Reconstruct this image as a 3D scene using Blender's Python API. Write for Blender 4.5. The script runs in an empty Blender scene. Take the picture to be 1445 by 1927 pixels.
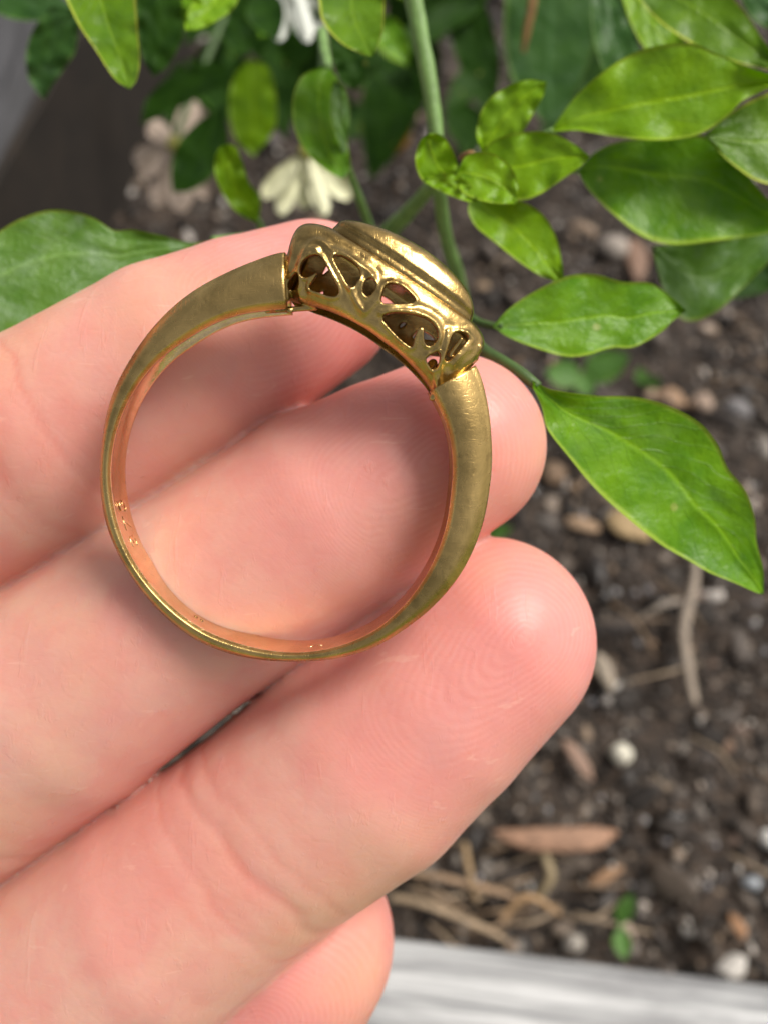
import bpy, math, random
import numpy as np
from mathutils import Vector, Matrix, Euler

rng = np.random.default_rng(7)
random.seed(7)
scene = bpy.context.scene
COL = scene.collection
R = math.radians

# ------------------------------------------------------------------ camera, sky, sun, exposure
F = 1516.0                      # focal length in pixels of the 1445 px wide photograph
PITCH = R(28)
CAM = np.array([0.0, 0.0, 0.21])
cam_d = bpy.data.cameras.new("camera"); cam = bpy.data.objects.new("camera", cam_d); COL.objects.link(cam)
cam.location = CAM; cam.rotation_euler = (PITCH, 0, 0)
cam_d.sensor_fit = 'HORIZONTAL'; cam_d.sensor_width = 36.0; cam_d.lens = 36.0 * F / 1445.0
cam_d.clip_start = 0.002; cam_d.clip_end = 60
cam_d.dof.use_dof = True; cam_d.dof.focus_distance = 0.0428
cam_d.dof.aperture_fstop = cam_d.lens / 0.92
scene.camera = cam

SUN_EL, SUN_AZ = R(56), R(66)    # azimuth from +Y towards +X
world = bpy.data.worlds.new("World"); scene.world = world; world.use_nodes = True
wn = world.node_tree; bg = wn.nodes['Background']
sky = wn.nodes.new('ShaderNodeTexSky'); sky.sky_type = 'NISHITA'; sky.sun_disc = False
sky.sun_elevation = SUN_EL; sky.sun_rotation = SUN_AZ; sky.air_density = 1.0; sky.dust_density = 3.5; sky.ozone_density = 0.6
hs = wn.nodes.new('ShaderNodeHueSaturation'); hs.inputs['Saturation'].default_value = .35; wn.links.new(sky.outputs[0], hs.inputs['Color'])   # thin high cloud
mu = wn.nodes.new('ShaderNodeMix'); mu.data_type = 'RGBA'; mu.blend_type = 'MULTIPLY'; mu.inputs[0].default_value = 1; mu.inputs[7].default_value = (1.05, 1.0, .94, 1)
wn.links.new(hs.outputs[0], mu.inputs[6]); wn.links.new(mu.outputs[2], bg.inputs[0]); bg.inputs[1].default_value = 0.108
sl = bpy.data.lights.new("sun", 'SUN'); so = bpy.data.objects.new("sun", sl); COL.objects.link(so)
sl.energy = 2.7; sl.angle = R(24); sl.color = (1.0, 0.96, 0.90)
so.rotation_euler = Vector((math.sin(SUN_AZ)*math.cos(SUN_EL), math.cos(SUN_AZ)*math.cos(SUN_EL), math.sin(SUN_EL))).to_track_quat('Z', 'Y').to_euler()
so.location = (0.3, 0.4, 1.0)
scene.view_settings.view_transform = 'Standard'; scene.view_settings.look = 'None'
scene.view_settings.exposure = 0.34; scene.view_settings.gamma = 1.0; scene.view_settings.use_curve_mapping = False
scene.render.engine = 'CYCLES'
scene.cycles.use_denoising = True
scene.cycles.max_bounces = 8; scene.cycles.transmission_bounces = 6
scene.cycles.sample_clamp_indirect = 6.0

# ------------------------------------------------------------------ geometry helpers
cP, sP = math.cos(PITCH), math.sin(PITCH)
RM = np.array([[1, 0, 0], [0, cP, -sP], [0, sP, cP]])
def cam2w(p):                    # camera-frame millimetres -> world metres
    return CAM + (np.asarray(p, float) * 0.001) @ RM.T
def CC(px, py, D):               # photo pixel and depth in mm -> camera-frame mm
    return np.array([(px-722.5)/F*D, -(py-963.5)/F*D, -D])
def W(px, py, D): return cam2w(CC(px, py, D))
def G(px, py, z=0.0):            # photo pixel -> point where that ray meets the level z
    d = RM @ np.array([(px-722.5)/F, -(py-963.5)/F, -1.0])
    t = (z-CAM[2])/d[2]
    return CAM + d*t

def vnoise(p, seed=0):           # smooth value noise, p (...,3)
    p = np.asarray(p, float); i = np.floor(p).astype(np.int64); f = p-i; f = f*f*(3-2*f)
    def h(a, b, c):
        n = (a*374761393 + b*668265263 + c*2147483647 + seed*1274126177) & 0xffffffff
        n = ((n ^ (n >> 13))*1274126177) & 0xffffffff
        n = (n ^ (n >> 16)) & 0xffff
        return n/32767.5-1
    r = 0
    for dx in (0, 1):
        for dy in (0, 1):
            for dz in (0, 1):
                w = (f[..., 0] if dx else 1-f[..., 0])*(f[..., 1] if dy else 1-f[..., 1])*(f[..., 2] if dz else 1-f[..., 2])
                r = r+w*h(i[..., 0]+dx, i[..., 1]+dy, i[..., 2]+dz)
    return r
def fbm(p, oct=4, seed=0):
    p = np.asarray(p, float); r = 0; a = 1.0
    for k in range(oct):
        r = r+a*vnoise(p*(2.03**k)+k*17.3, seed+k); a *= 0.5
    return r

WL = {}                          # world location of every object made
def link(o, parent=None, loc=(0, 0, 0)):
    COL.objects.link(o); loc = np.asarray(loc, float)
    if parent is not None:
        o.parent = parent; o.location = loc-WL[parent.name]
    else: o.location = loc
    WL[o.name] = loc
    return o
def tag(o, label=None, cat=None, group=None, kind=None):
    if label: o['label'] = label
    if cat: o['category'] = cat
    if group: o['group'] = group
    if kind: o['kind'] = kind
    return o
def empty(name, loc, **k):
    o = bpy.data.objects.new(name, None); o.empty_display_size = 0.003
    link(o, None, loc); return tag(o, **k)
def mesh(name, v, f, mat, parent=None, loc=None, smooth=True, uv=None, attrs=None, **k):
    v = np.asarray(v, float)
    if loc is None: loc = WL[parent.name] if parent is not None else v.mean(0)
    loc = np.asarray(loc, float)
    me = bpy.data.meshes.new(name)
    vv = (v-loc).astype(np.float32)
    fa = f if isinstance(f, np.ndarray) else None
    if fa is not None:
        n, m = fa.shape
        me.vertices.add(len(vv)); me.vertices.foreach_set('co', vv.ravel())
        me.loops.add(n*m); me.loops.foreach_set('vertex_index', fa.astype(np.int32).ravel())
        me.polygons.add(n); me.polygons.foreach_set('loop_start', np.arange(0, n*m, m, dtype=np.int32))
        me.update(calc_edges=True)
    else:
        me.from_pydata(vv.tolist(), [], [list(map(int, q)) for q in f]); me.update()
    me.validate()
    me.polygons.foreach_set('use_smooth', [smooth]*len(me.polygons))
    if uv is not None:
        lay = me.uv_layers.new(name='UVMap'); li = np.zeros(len(me.loops), np.int32); me.loops.foreach_get('vertex_index', li)
        lay.data.foreach_set('uv', np.asarray(uv, np.float32)[li].ravel())
    for an, av in (attrs or {}).items():
        a = me.attributes.new(an, 'FLOAT', 'POINT'); a.data.foreach_set('value', np.asarray(av, np.float32))
    me.materials.append(mat)
    o = bpy.data.objects.new(name, me); link(o, parent, loc)
    return tag(o, **k)
def grid_faces(n, m, close_m=False, off=0):
    i = np.arange(n-1)[:, None]; j = np.arange(m if close_m else m-1)[None, :]; j2 = (j+1) % m
    return np.stack([i*m+j+0*j, i*m+j2, (i+1)*m+j2, (i+1)*m+j], -1).reshape(-1, 4)+off
def catmull(P, n):
    P = np.asarray(P, float); P = np.vstack([2*P[0]-P[1], P, 2*P[-1]-P[-2]]); m = len(P)-3
    out = []
    for u in np.linspace(0, m-1e-6, n):
        k = int(u); t = u-k; a, b, c, d = P[k:k+4]
        out.append(.5*((2*b)+(-a+c)*t+(2*a-5*b+4*c-d)*t*t+(-a+3*b-3*c+d)*t**3))
    return np.array(out)
def resample(P, n):              # arc-length resample of a pixel polyline, smoothed
    P = catmull(P, max(60, n*3)); d = np.r_[0, np.cumsum(np.linalg.norm(np.diff(P, axis=0), axis=1))]
    u = np.linspace(0, d[-1], n)
    return np.stack([np.interp(u, d, P[:, k]) for k in range(P.shape[1])], 1)
def tube(pts, rad, n=28, sides=12, seed=0, lump=0.0, flat=1.0):
    P = catmull(pts, n); r = np.interp(np.linspace(0, 1, n), np.linspace(0, 1, len(rad)), rad)
    T = np.gradient(P, axis=0); T /= np.linalg.norm(T, axis=1)[:, None]
    up = np.array([.21, .35, .91]); V = []
    for k in range(n):
        a = np.cross(T[k], up); a /= np.linalg.norm(a); b = np.cross(T[k], a)
        ang = np.linspace(0, 2*np.pi, sides, endpoint=False)
        rr = r[k]*(1+lump*vnoise(np.stack([np.cos(ang)*1.5, np.sin(ang)*1.5, 0*ang+k*.35], -1), seed))
        V.append(P[k]+(np.cos(ang)*rr)[:, None]*a+(np.sin(ang)*rr*flat)[:, None]*b)
    V = np.vstack(V+[P[:1], P[-1:]]); f = grid_faces(n, sides, True).tolist(); c0, c1 = n*sides, n*sides+1
    for j in range(sides):
        f.append([c0, (j+1) % sides, j]); f.append([c1, (n-1)*sides+j, (n-1)*sides+(j+1) % sides])
    uv = np.zeros((len(V), 2)); uv[:n*sides, 0] = np.repeat(np.linspace(0, 1, n), sides); uv[:n*sides, 1] = np.tile(np.linspace(0, 1, sides), n)
    return V, f, uv
def surface_nets(Fv, gx, gy, gz):
    nx, ny, nz = Fv.shape; S = Fv < 0
    A = np.zeros((nx-1, ny-1, nz-1), np.int8)
    for dx in (0, 1):
        for dy in (0, 1):
            for dz in (0, 1): A += S[dx:nx-1+dx, dy:ny-1+dy, dz:nz-1+dz]
    ci, cj, ck = np.nonzero((A > 0) & (A < 8))
    idx = -np.ones(A.shape, np.int64); idx[ci, cj, ck] = np.arange(len(ci))
    acc = np.zeros((len(ci), 3)); cnt = np.zeros(len(ci))
    cs = [(a, b, c) for a in (0, 1) for b in (0, 1) for c in (0, 1)]
    g = (gx, gy, gz)
    for a in cs:
        for ax in range(3):
            if a[ax]: continue
            b = list(a); b[ax] = 1
            fa = Fv[ci+a[0], cj+a[1], ck+a[2]]; fb = Fv[ci+b[0], cj+b[1], ck+b[2]]
            m = (fa < 0) != (fb < 0); t = fa[m]/(fa[m]-fb[m])
            pa = np.stack([gx[ci[m]+a[0]], gy[cj[m]+a[1]], gz[ck[m]+a[2]]], 1)
            pb = np.stack([gx[ci[m]+b[0]], gy[cj[m]+b[1]], gz[ck[m]+b[2]]], 1)
            acc[m] += pa+(pb-pa)*t[:, None]; cnt[m] += 1
    V = acc/cnt[:, None]; Q = []
    i, j, k = np.nonzero(S[:-1, 1:-1, 1:-1] != S[1:, 1:-1, 1:-1]); j += 1; k += 1
    q = np.stack([idx[i, j-1, k-1], idx[i, j, k-1], idx[i, j, k], idx[i, j-1, k]], 1); fl = ~S[i, j, k]; q[fl] = q[fl][:, ::-1]; Q.append(q)
    i, j, k = np.nonzero(S[1:-1, :-1, 1:-1] != S[1:-1, 1:, 1:-1]); i += 1; k += 1
    q = np.stack([idx[i-1, j, k-1], idx[i-1, j, k], idx[i, j, k], idx[i, j, k-1]], 1); fl = ~S[i, j, k]; q[fl] = q[fl][:, ::-1]; Q.append(q)
    i, j, k = np.nonzero(S[1:-1, 1:-1, :-1] != S[1:-1, 1:-1, 1:]); i += 1; j += 1
    q = np.stack([idx[i-1, j-1, k], idx[i, j-1, k], idx[i, j, k], idx[i-1, j, k]], 1); fl = ~S[i, j, k]; q[fl] = q[fl][:, ::-1]; Q.append(q)
    return V, np.vstack(Q)
def round_cone(P, a, b, r1, r2):
    ba = b-a; l2 = ba@ba; rr = r1-r2; a2 = l2-rr*rr; il2 = 1/l2
    pa = P-a; y = pa@ba; z = y-l2
    x2 = ((pa*l2-y[..., None]*ba)**2).sum(-1); y2 = y*y*l2; z2 = z*z*l2
    k = np.sign(rr)*rr*rr*x2
    d = (np.sqrt(x2*a2*il2)+y*rr)*il2-r1
    c1 = np.sign(z)*a2*z2 > k; c2 = np.sign(y)*a2*y2 < k
    d = np.where(c1, np.sqrt(x2+z2)*il2-r2, np.where(c2, np.sqrt(x2+y2)*il2-r1, d))
    return d
def smin(a, b, k):
    h = np.clip(k-np.abs(a-b), 0, None)/k
    return np.minimum(a, b)-h*h*k*.25
def smax(a, b, k): return -smin(-a, -b, k)

# ------------------------------------------------------------------ material helpers
class NT:
    def __init__(s, name):
        s.m = bpy.data.materials.new(name); s.m.use_nodes = True; s.t = s.m.node_tree; s.n = s.t.nodes
        s.b = s.n['Principled BSDF']; s.out = s.n['Material Output']
    def new(s, typ, **k):
        n = s.n.new(typ)
        for a, v in k.items():
            if a.startswith('i_'):
                nm = a[2:].replace('_', ' ')
                s.set(n.inputs[int(nm)] if nm.isdigit() else n.inputs[nm], v)
            else: setattr(n, a, v)
        return n
    def set(s, sock, v):
        if isinstance(v, bpy.types.NodeSocket): s.t.links.new(v, sock)
        elif isinstance(v, bpy.types.Node): s.t.links.new(v.outputs[0], sock)
        else:
            if isinstance(v, (tuple, list)) and len(v) == 3 and sock.type == 'RGBA': v = (*v, 1)
            sock.default_value = v
    def coord(s, what='Object'): return s.new('ShaderNodeTexCoord').outputs[what]
    def mapping(s, v, scale=(1, 1, 1), rot=(0, 0, 0)):
        return s.new('ShaderNodeMapping', i_Vector=v, i_Scale=scale, i_Rotation=rot).outputs[0]
    def noise(s, v, scale, detail=4, rough=.55, dist=0):
        return s.new('ShaderNodeTexNoise', i_Vector=v, i_Scale=scale, i_Detail=detail, i_Roughness=rough, i_Distortion=dist).outputs['Fac']
    def ramp(s, f, stops, interp='LINEAR'):
        n = s.new('ShaderNodeValToRGB', i_Fac=f); n.color_ramp.interpolation = interp; e = n.color_ramp.elements
        while len(e) < len(stops): e.new(.5)
        for q, (p, c) in zip(e, stops):
            q.position = p; q.color = (c, c, c, 1) if isinstance(c, (int, float)) else (*c, 1)
        return n.outputs[0]
    def mix(s, f, a, b, mode='MIX'):
        n = s.new('ShaderNodeMix', data_type='RGBA', blend_type=mode)
        s.set(n.inputs[0], f); s.set(n.inputs[6], a); s.set(n.inputs[7], b); return n.outputs[2]
    def math(s, op, a, b=None, c=None, clamp=False):
        n = s.new('ShaderNodeMath', operation=op, use_clamp=clamp); s.set(n.inputs[0], a)
        if b is not None: s.set(n.inputs[1], b)
        if c is not None: s.set(n.inputs[2], c)
        return n.outputs[0]
    def attr(s, name): return s.new('ShaderNodeAttribute', attribute_name=name).outputs['Fac']
    def bump(s, h, strength, dist, normal=None):
        n = s.new('ShaderNodeBump', i_Height=h, i_Strength=strength, i_Distance=dist)
        if normal is not None: s.set(n.inputs['Normal'], normal)
        return n.outputs[0]
    def P(s, **k):
        for a, v in k.items(): s.set(s.b.inputs[a.replace('_', ' ')], v)
        return s.m

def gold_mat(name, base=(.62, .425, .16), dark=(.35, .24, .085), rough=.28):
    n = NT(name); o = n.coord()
    patina_refl = n.ramp(n.noise(o, 260, 6, .68, .6), [(.36, 0), (.62, 1)])  # patina tones, with dark reflections painted into the darker one
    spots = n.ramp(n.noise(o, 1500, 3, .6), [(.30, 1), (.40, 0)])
    col = n.mix(patina_refl, base, dark)
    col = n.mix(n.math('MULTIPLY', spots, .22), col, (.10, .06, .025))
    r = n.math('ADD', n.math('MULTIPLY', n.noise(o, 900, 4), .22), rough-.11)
    # fine scratches in several directions
    b = None
    for k, (rot, sc) in enumerate([((.3, .5, .8), (9000, 500, 9000)), ((.1, .2, 2.1), (600, 9600, 6000)), ((.1, .3, 1.3), (9400, 700, 8400)), ((.2, .1, .2), (500, 8100, 8100))]):
        s_ = n.ramp(n.noise(n.mapping(o, sc, rot), 1, 2, .5), [(.58, 0), (.70, 1)])
        b = s_ if b is None else n.math('MAXIMUM', b, s_)
    grain = n.noise(o, 6500, 2)
    h = n.math('SUBTRACT', n.math('MULTIPLY', grain, .7), b)
    nm = n.bump(h, .42, .000010)
    nm = n.bump(n.noise(o, 480, 3), .35, .00006, nm)
    return n.P(Base_Color=col, Metallic=1.0, Roughness=r, Normal=nm)
def plain(name, col, rough=.6, noise_s=400, var=.35, bumpd=.0002, spec=.5):
    n = NT(name); o = n.coord(); f = n.noise(o, noise_s, 5, .6)
    c2 = tuple(x*(1-var) for x in col); c1 = tuple(min(1, x*(1+var)) for x in col)
    c = n.ramp(f, [(.3, c2), (.7, c1)])
    return n.P(Base_Color=c, Roughness=rough, Normal=n.bump(f, .6, bumpd), Specular_IOR_Level=spec)

def leaf_mat(name, top, light, edge, pale=(.30, .42, .26), pale_amt=.18, gloss=.30, trans=.42, spec=.33):
    n = NT(name); uv = n.coord('UV'); o = n.coord()
    sx = n.new('ShaderNodeSeparateXYZ', i_Vector=uv); u, v = sx.outputs[0], sx.outputs[1]
    av = n.math('ABSOLUTE', n.math('SUBTRACT', n.math('MULTIPLY', v, 2.0), 1.0))
    blot = n.ramp(n.noise(o, 330, 4, .6, .4), [(.35, 0), (.68, 1)])
    fine = n.noise(o, 1600, 4, .6)
    col = n.mix(blot, top, light)
    col = n.mix(n.ramp(fine, [(.45, 0), (.75, .35)]), col, light)
    # secondary veins: waves running from the midrib towards the edge
    ph = n.math('ADD', n.math('SUBTRACT', n.math('MULTIPLY', u, 46.0), n.math('MULTIPLY', av, 13.0)), n.math('MULTIPLY', n.noise(o, 260, 2), 7.0))
    vein = n.ramp(n.math('ABSOLUTE', n.math('SINE', n.math('MULTIPLY', ph, .85))), [(0, 1), (.16, 0)])
    col = n.mix(n.math('MULTIPLY', vein, .07), col, pale)
    mid = n.ramp(av, [(.0, 1), (.075, 0)])
    col = n.mix(n.math('MULTIPLY', mid, .8), col, (light[0]*1.5, light[1]*1.35, light[2]*2.2))
    whit = n.ramp(n.noise(n.mapping(o, (1, 1, 1), (0, 0, .6)), 230, 6, .65, .8), [(.50, 0), (.74, 1)])
    col = n.mix(n.math('MULTIPLY', whit, pale_amt), col, pale)
    spk = n.ramp(n.new('ShaderNodeTexVoronoi', i_Vector=o, i_Scale=230).outputs['Distance'], [(.05, 1), (.085, 0)])
    col = n.mix(n.math('MULTIPLY', spk, .6), col, (.45, .5, .12))
    rim = n.ramp(n.math('ADD', av, n.math('MULTIPLY', n.math('SUBTRACT', fine, .5), .06)), [(.90, 0), (.965, 1)])
    col = n.mix(n.math('MULTIPLY', rim, .8), col, edge)
    h = n.math('ADD', n.math('MULTIPLY', n.noise(o, 520, 4, .6), 1.0), n.math('MULTIPLY', vein, -.07))
    h = n.math('ADD', h, n.math('MULTIPLY', mid, .12))
    nm = n.bump(h, .9, .00030)
    nm = n.bump(fine, .5, .00006, nm)
    n.P(Base_Color=col, Roughness=n.math('ADD', n.math('MULTIPLY', fine, .25), gloss-.04), Normal=nm, Specular_IOR_Level=spec)
    tr = n.new('ShaderNodeBsdfTranslucent', i_Color=n.mix(.5, col, (.30, .52, .01)), i_Normal=nm)
    mx = n.new('ShaderNodeMixShader', i_Fac=trans); n.t.links.new(n.b.outputs[0], mx.inputs[1]); n.t.links.new(tr.outputs[0], mx.inputs[2])
    n.t.links.new(mx.outputs[0], n.out.inputs[0]); return n.m

M = {}
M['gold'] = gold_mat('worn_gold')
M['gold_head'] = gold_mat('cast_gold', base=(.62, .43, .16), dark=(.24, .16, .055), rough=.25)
M['gold_inner'] = gold_mat('polished_rose_glow_gold', base=(.90, .70, .46), dark=(.68, .48, .25), rough=.17)  # paler rose base paints the skin's reflection into the inner band
M['gold_mark'] = gold_mat('stamped_glint_gold', base=(.98, .78, .48), dark=(.8, .55, .3), rough=.13)  # brighter base paints glints into the stamped marks
LG = dict(top=(.105, .285, .003), light=(.20, .42, .004), edge=(.42, .58, .06))
M['leaf'] = leaf_mat('glossy_leaf', **LG)
M['leaf_young'] = leaf_mat('young_leaf', (.18, .37, .003), (.28, .50, .004), (.42, .58, .05), pale_amt=.08, trans=.42)
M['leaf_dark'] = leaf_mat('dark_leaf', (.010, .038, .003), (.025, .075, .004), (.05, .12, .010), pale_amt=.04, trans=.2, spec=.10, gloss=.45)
M['leaf_grey'] = leaf_mat('grey_green_leaf', (.03, .09, .018), (.055, .14, .025), (.12, .22, .04), pale=(.14, .24, .13), pale_amt=.4, trans=.25, spec=.15)
M['leaf_yellow_edge'] = leaf_mat('yellow_edged_leaf', (.10, .23, .004), (.17, .33, .006), (.62, .68, .08), pale_amt=.10)
M['leaf_pale'] = leaf_mat('pale_leaf', (.09, .22, .02), (.15, .30, .04), (.26, .36, .05), pale=(.30, .44, .26), pale_amt=.65)
M['leaf_autumn'] = leaf_mat('orange_leaf', (.20, .07, .01), (.30, .13, .02), (.3, .2, .03), pale_amt=.0)
M['seedling'] = leaf_mat('seedling_leaf', (.08, .20, .03), (.14, .30, .06), (.2, .34, .06), pale=(.28, .45, .22), pale_amt=.4)
M['stem'] = plain('green_stem', (.16, .28, .075), .45, 700, .22, .00012)
M['stem_dark'] = plain('dark_stem', (.05, .10, .02), .5, 700, .3)
M['stem_brown'] = plain('brown_stem', (.20, .10, .03), .7, 600, .4)
M['petal'] = plain('cream_petal', (.66, .66, .42), .5, 500, .12)
M['petal_white'] = plain('white_petal', (.58, .61, .54), .5, 500, .1)
M['petal_dry'] = plain('faded_pink_petal', (.42, .33, .26), .65, 500, .35)
M['disc'] = plain('flower_disc', (.25, .24, .05), .7, 900, .4)

# skin
def skin_mat():
    n = NT('skin'); o = n.coord()
    tip, crease, ridge, amp = n.attr('tip'), n.attr('crease'), n.attr('ridge'), n.attr('ridge_amp')
    mott = n.ramp(n.noise(o, 110, 4, .6, .4), [(.42, 0), (.60, 1)])
    mott2 = n.ramp(n.noise(o, 340, 4, .6, .3), [(.42, 0), (.75, 1)])
    col = n.mix(mott, (.68, .385, .300), (.68, .325, .262))
    col = n.mix(tip, col, (.69, .275, .24))
    col = n.mix(n.math('MULTIPLY', mott2, .28), col, (.60, .175, .155))
    yel = n.ramp(n.noise(o, 70, 3, .5), [(.5, 0), (.72, 1)])
    col = n.mix(n.math('MULTIPLY', yel, .40), col, (.64, .40, .22))
    vein = n.ramp(n.noise(o, 95, 2, .5, 1.2), [(.60, 0), (.74, 1)])
    col = n.mix(n.math('MULTIPLY', vein, .16), col, (.50, .27, .27))
    col = n.mix(n.math('MULTIPLY', crease, .55), col, (.62, .17, .12))
    wob = n.math('MULTIPLY', n.noise(o, 300, 4, .65), 9.0)
    w = n.math('SINE', n.math('ADD', n.math('MULTIPLY', ridge, 2*math.pi/.34), wob))
    brk = n.ramp(n.noise(o, 380, 5, .7), [(.38, .0), (.60, 1)])
    w = n.math('MULTIPLY', n.math('MULTIPLY', w, amp), brk)
    vor = n.new('ShaderNodeTexVoronoi', i_Vector=n.mapping(o, (1, 1, 1), (.2, .1, .5)), i_Scale=900, feature='DISTANCE_TO_EDGE').outputs['Distance']
    cell = n.ramp(vor, [(0, 0), (.16, 1)])
    line = n.ramp(n.noise(n.mapping(o, (1, .12, 1), (0, 0, -.9)), 1300, 3, .6, .3), [(.60, 0), (.70, 1)])
    line2 = n.ramp(n.noise(n.mapping(o, (.1, 1, 1), (0, 0, -.55)), 900, 3, .6, .6), [(.66, 0), (.70, 1)])
    col = n.mix(n.math('MULTIPLY', line2, .16), col, (.85, .60, .48))
    col = n.mix(n.math('MULTIPLY', n.math('MULTIPLY', n.math('ADD', w, 1), .5), n.math('MULTIPLY', amp, .09)), col, (.92, .60, .52))
    nm = n.bump(w, .18, .000018)
    nm = n.bump(n.math('ADD', n.math('MULTIPLY', cell, .22), n.math('MULTIPLY', line, .6)), .6, .00004, nm)
    nm = n.bump(n.noise(n.mapping(o, (.55, 1, 1), (0, 0, -.55)), 620, 5, .65), .5, .00009, nm)
    nm = n.bump(n.noise(o, 160, 2), .5, .00025, nm)
    n.P(Base_Color=col, Roughness=n.math('ADD', n.math('MULTIPLY', n.noise(o, 700, 3), .20), .33), Normal=nm, Specular_IOR_Level=.42,
        Subsurface_Weight=.85, Subsurface_Scale=.0026, Subsurface_Radius=(1.0, .38, .22))
    return n.m
M['skin'] = skin_mat()

# ------------------------------------------------------------------ setting: soil bed, paving, lawn
def soil_h(x, y):
    p = np.stack([x, y, 0*x], -1)
    return .0045*fbm(p*38, 3, 3)*.6+.0022*fbm(p*150, 3, 9)
def soil_material():
    n = NT('potting_soil'); o = n.coord()
    f = n.noise(o, 260, 6, .7, .5); g = n.noise(o, 900, 4, .7)
    c = n.ramp(f, [(.30, (.010, .007, .005)), (.48, (.035, .024, .017)), (.62, (.075, .050, .033)), (.80, (.15, .11, .08))])
    c = n.mix(n.ramp(g, [(.60, 0), (.72, 1)]), c, (.18, .15, .125))
    return n.P(Base_Color=c, Roughness=n.ramp(g, [(.4, .85), (.7, .45)]), Normal=n.bump(n.math('ADD', f, n.math('MULTIPLY', g, .5)), 1.0, .0012), Specular_IOR_Level=.4)
M['soil'] = soil_material()
def crumb_material():
    n = NT('soil_crumbs'); r = n.new('ShaderNodeNewGeometry').outputs['Random Per Island']; o = n.coord()
    c = n.ramp(r, [(0, (.016, .011, .008)), (.34, (.022, .017, .013)), (.52, (.058, .044, .034)), (.68, (.14, .108, .082)), (.80, (.085, .072, .065)), (.88, (.24, .21, .18)), (.95, (.30, .20, .12)), (.975, (.55, .50, .45)), (1.0, (.65, .62, .57))])
    c = n.mix(n.ramp(n.noise(o, 1200, 4, .6), [(.4, .0), (.7, .5)]), c, (.02, .014, .01))
    rg = n.ramp(n.math('FRACT', n.math('MULTIPLY', r, 37.7)), [(0, .25), (.35, .7), (1, .9)])
    return n.P(Base_Color=c, Roughness=rg, Normal=n.bump(n.noise(o, 1500, 4), .8, .0003), Specular_IOR_Level=.6)
M['crumb'] = crumb_material()

gx = np.linspace(-.30, .42, 420); gy = np.linspace(-.035, .60, 400)
X, Y = np.meshgrid(gx, gy, indexing='ij'); Z = soil_h(X, Y)
mesh('soil', np.stack([X, Y, Z], -1).reshape(-1, 3), grid_faces(420, 400), M['soil'], loc=(0, 0, 0), kind='structure', label='dark loose potting soil filling the raised planter')

def icos(sub):
    import bmesh
    bm = bmesh.new(); bmesh.ops.create_icosphere(bm, subdivisions=sub, radius=1)
    v = np.array([q.co[:] for q in bm.verts]); f = np.array([[q.index for q in p.verts] for p in bm.faces]); bm.free(); return v, f
ICO = {k: icos(k) for k in (1, 2, 3)}
def scatter(n, smin_, smax_, sub, seed, power=2.2, y0=-.02, aniso=.5):
    r = np.random.default_rng(seed); v0, f0 = ICO[sub]; nv = len(v0)
    # only inside the bed, denser near the camera
    x = r.uniform(-.22, .34, n); y = y0+(.50-y0)*r.random(n)**1.35
    s = smin_*(smax_/smin_)**(r.random(n)**power)
    V = np.repeat(v0[None], n, 0)
    V = V*(1+.38*vnoise(V*1.3+np.arange(n)[:, None, None]*7.31, seed)[..., None])
    sc = np.stack([1+aniso*r.random(n)*2, 1-aniso*.5*r.random(n), .45+.5*r.random(n)], -1); V = V*sc[:, None]
    a = r.uniform(0, 6.28, n); ca, sa = np.cos(a), np.sin(a)
    Vx = V[..., 0]*ca[:, None]-V[..., 1]*sa[:, None]; Vy = V[..., 0]*sa[:, None]+V[..., 1]*ca[:, None]
    tilt = r.normal(0, .5, n)[:, None]; Vz = V[..., 2]*np.cos(tilt)+Vx*np.sin(tilt)
    V = np.stack([Vx, Vy, Vz], -1)*s[:, None, None]
    z = soil_h(x, y)+s*.25
    V = V+np.stack([x, y, z], -1)[:, None]
    F_ = (f0[None]+np.arange(n)[:, None, None]*nv).reshape(-1, 3)
    return V.reshape(-1, 3), F_
v1, f1 = scatter(7000, .0009, .0034, 2, 1, 2.2)
v2, f2 = scatter(62000, .0003, .0014, 1, 2, 1.4)
mesh('soil_crumb', np.vstack([v1, v2]), np.vstack([f1, f2+len(v1)]), M['crumb'], loc=(0, 0, 0), kind='stuff', label='brown, black and grey crumbs of soil and grit covering the bed')

M['paving'] = plain('grey_paving', (.30, .30, .32), .8, 60, .2, .001)
M['lawn'] = plain('lawn_ground', (.20, .25, .08), .9, 60, .5, .002)
def slab(p, q, z0, z1): 
    x0, y0 = p; x1, y1 = q
    v = [(x0, y0, z0), (x1, y0, z0), (x1, y1, z0), (x0, y1, z0), (x0, y0, z1), (x1, y0, z1), (x1, y1, z1), (x0, y1, z1)]
    return v, [(3, 2, 1, 0), (4, 5, 6, 7), (0, 1, 5, 4), (1, 2, 6, 5), (2, 3, 7, 6), (3, 0, 4, 7)]
v, f = slab((-30, -30), (30, 30), -.30, -.25)
mesh('ground', v, f, M['paving'], loc=(0, 0, -.25), smooth=False, kind='structure', label='grey paving around the planter')
v, f = slab((-3, -3), (3, -.05), -.245, -.238)
mesh('lawn', v, f, M['lawn'], loc=(0, 0, -.24), smooth=False, kind='structure', label='strip of lawn below the near board')

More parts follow.
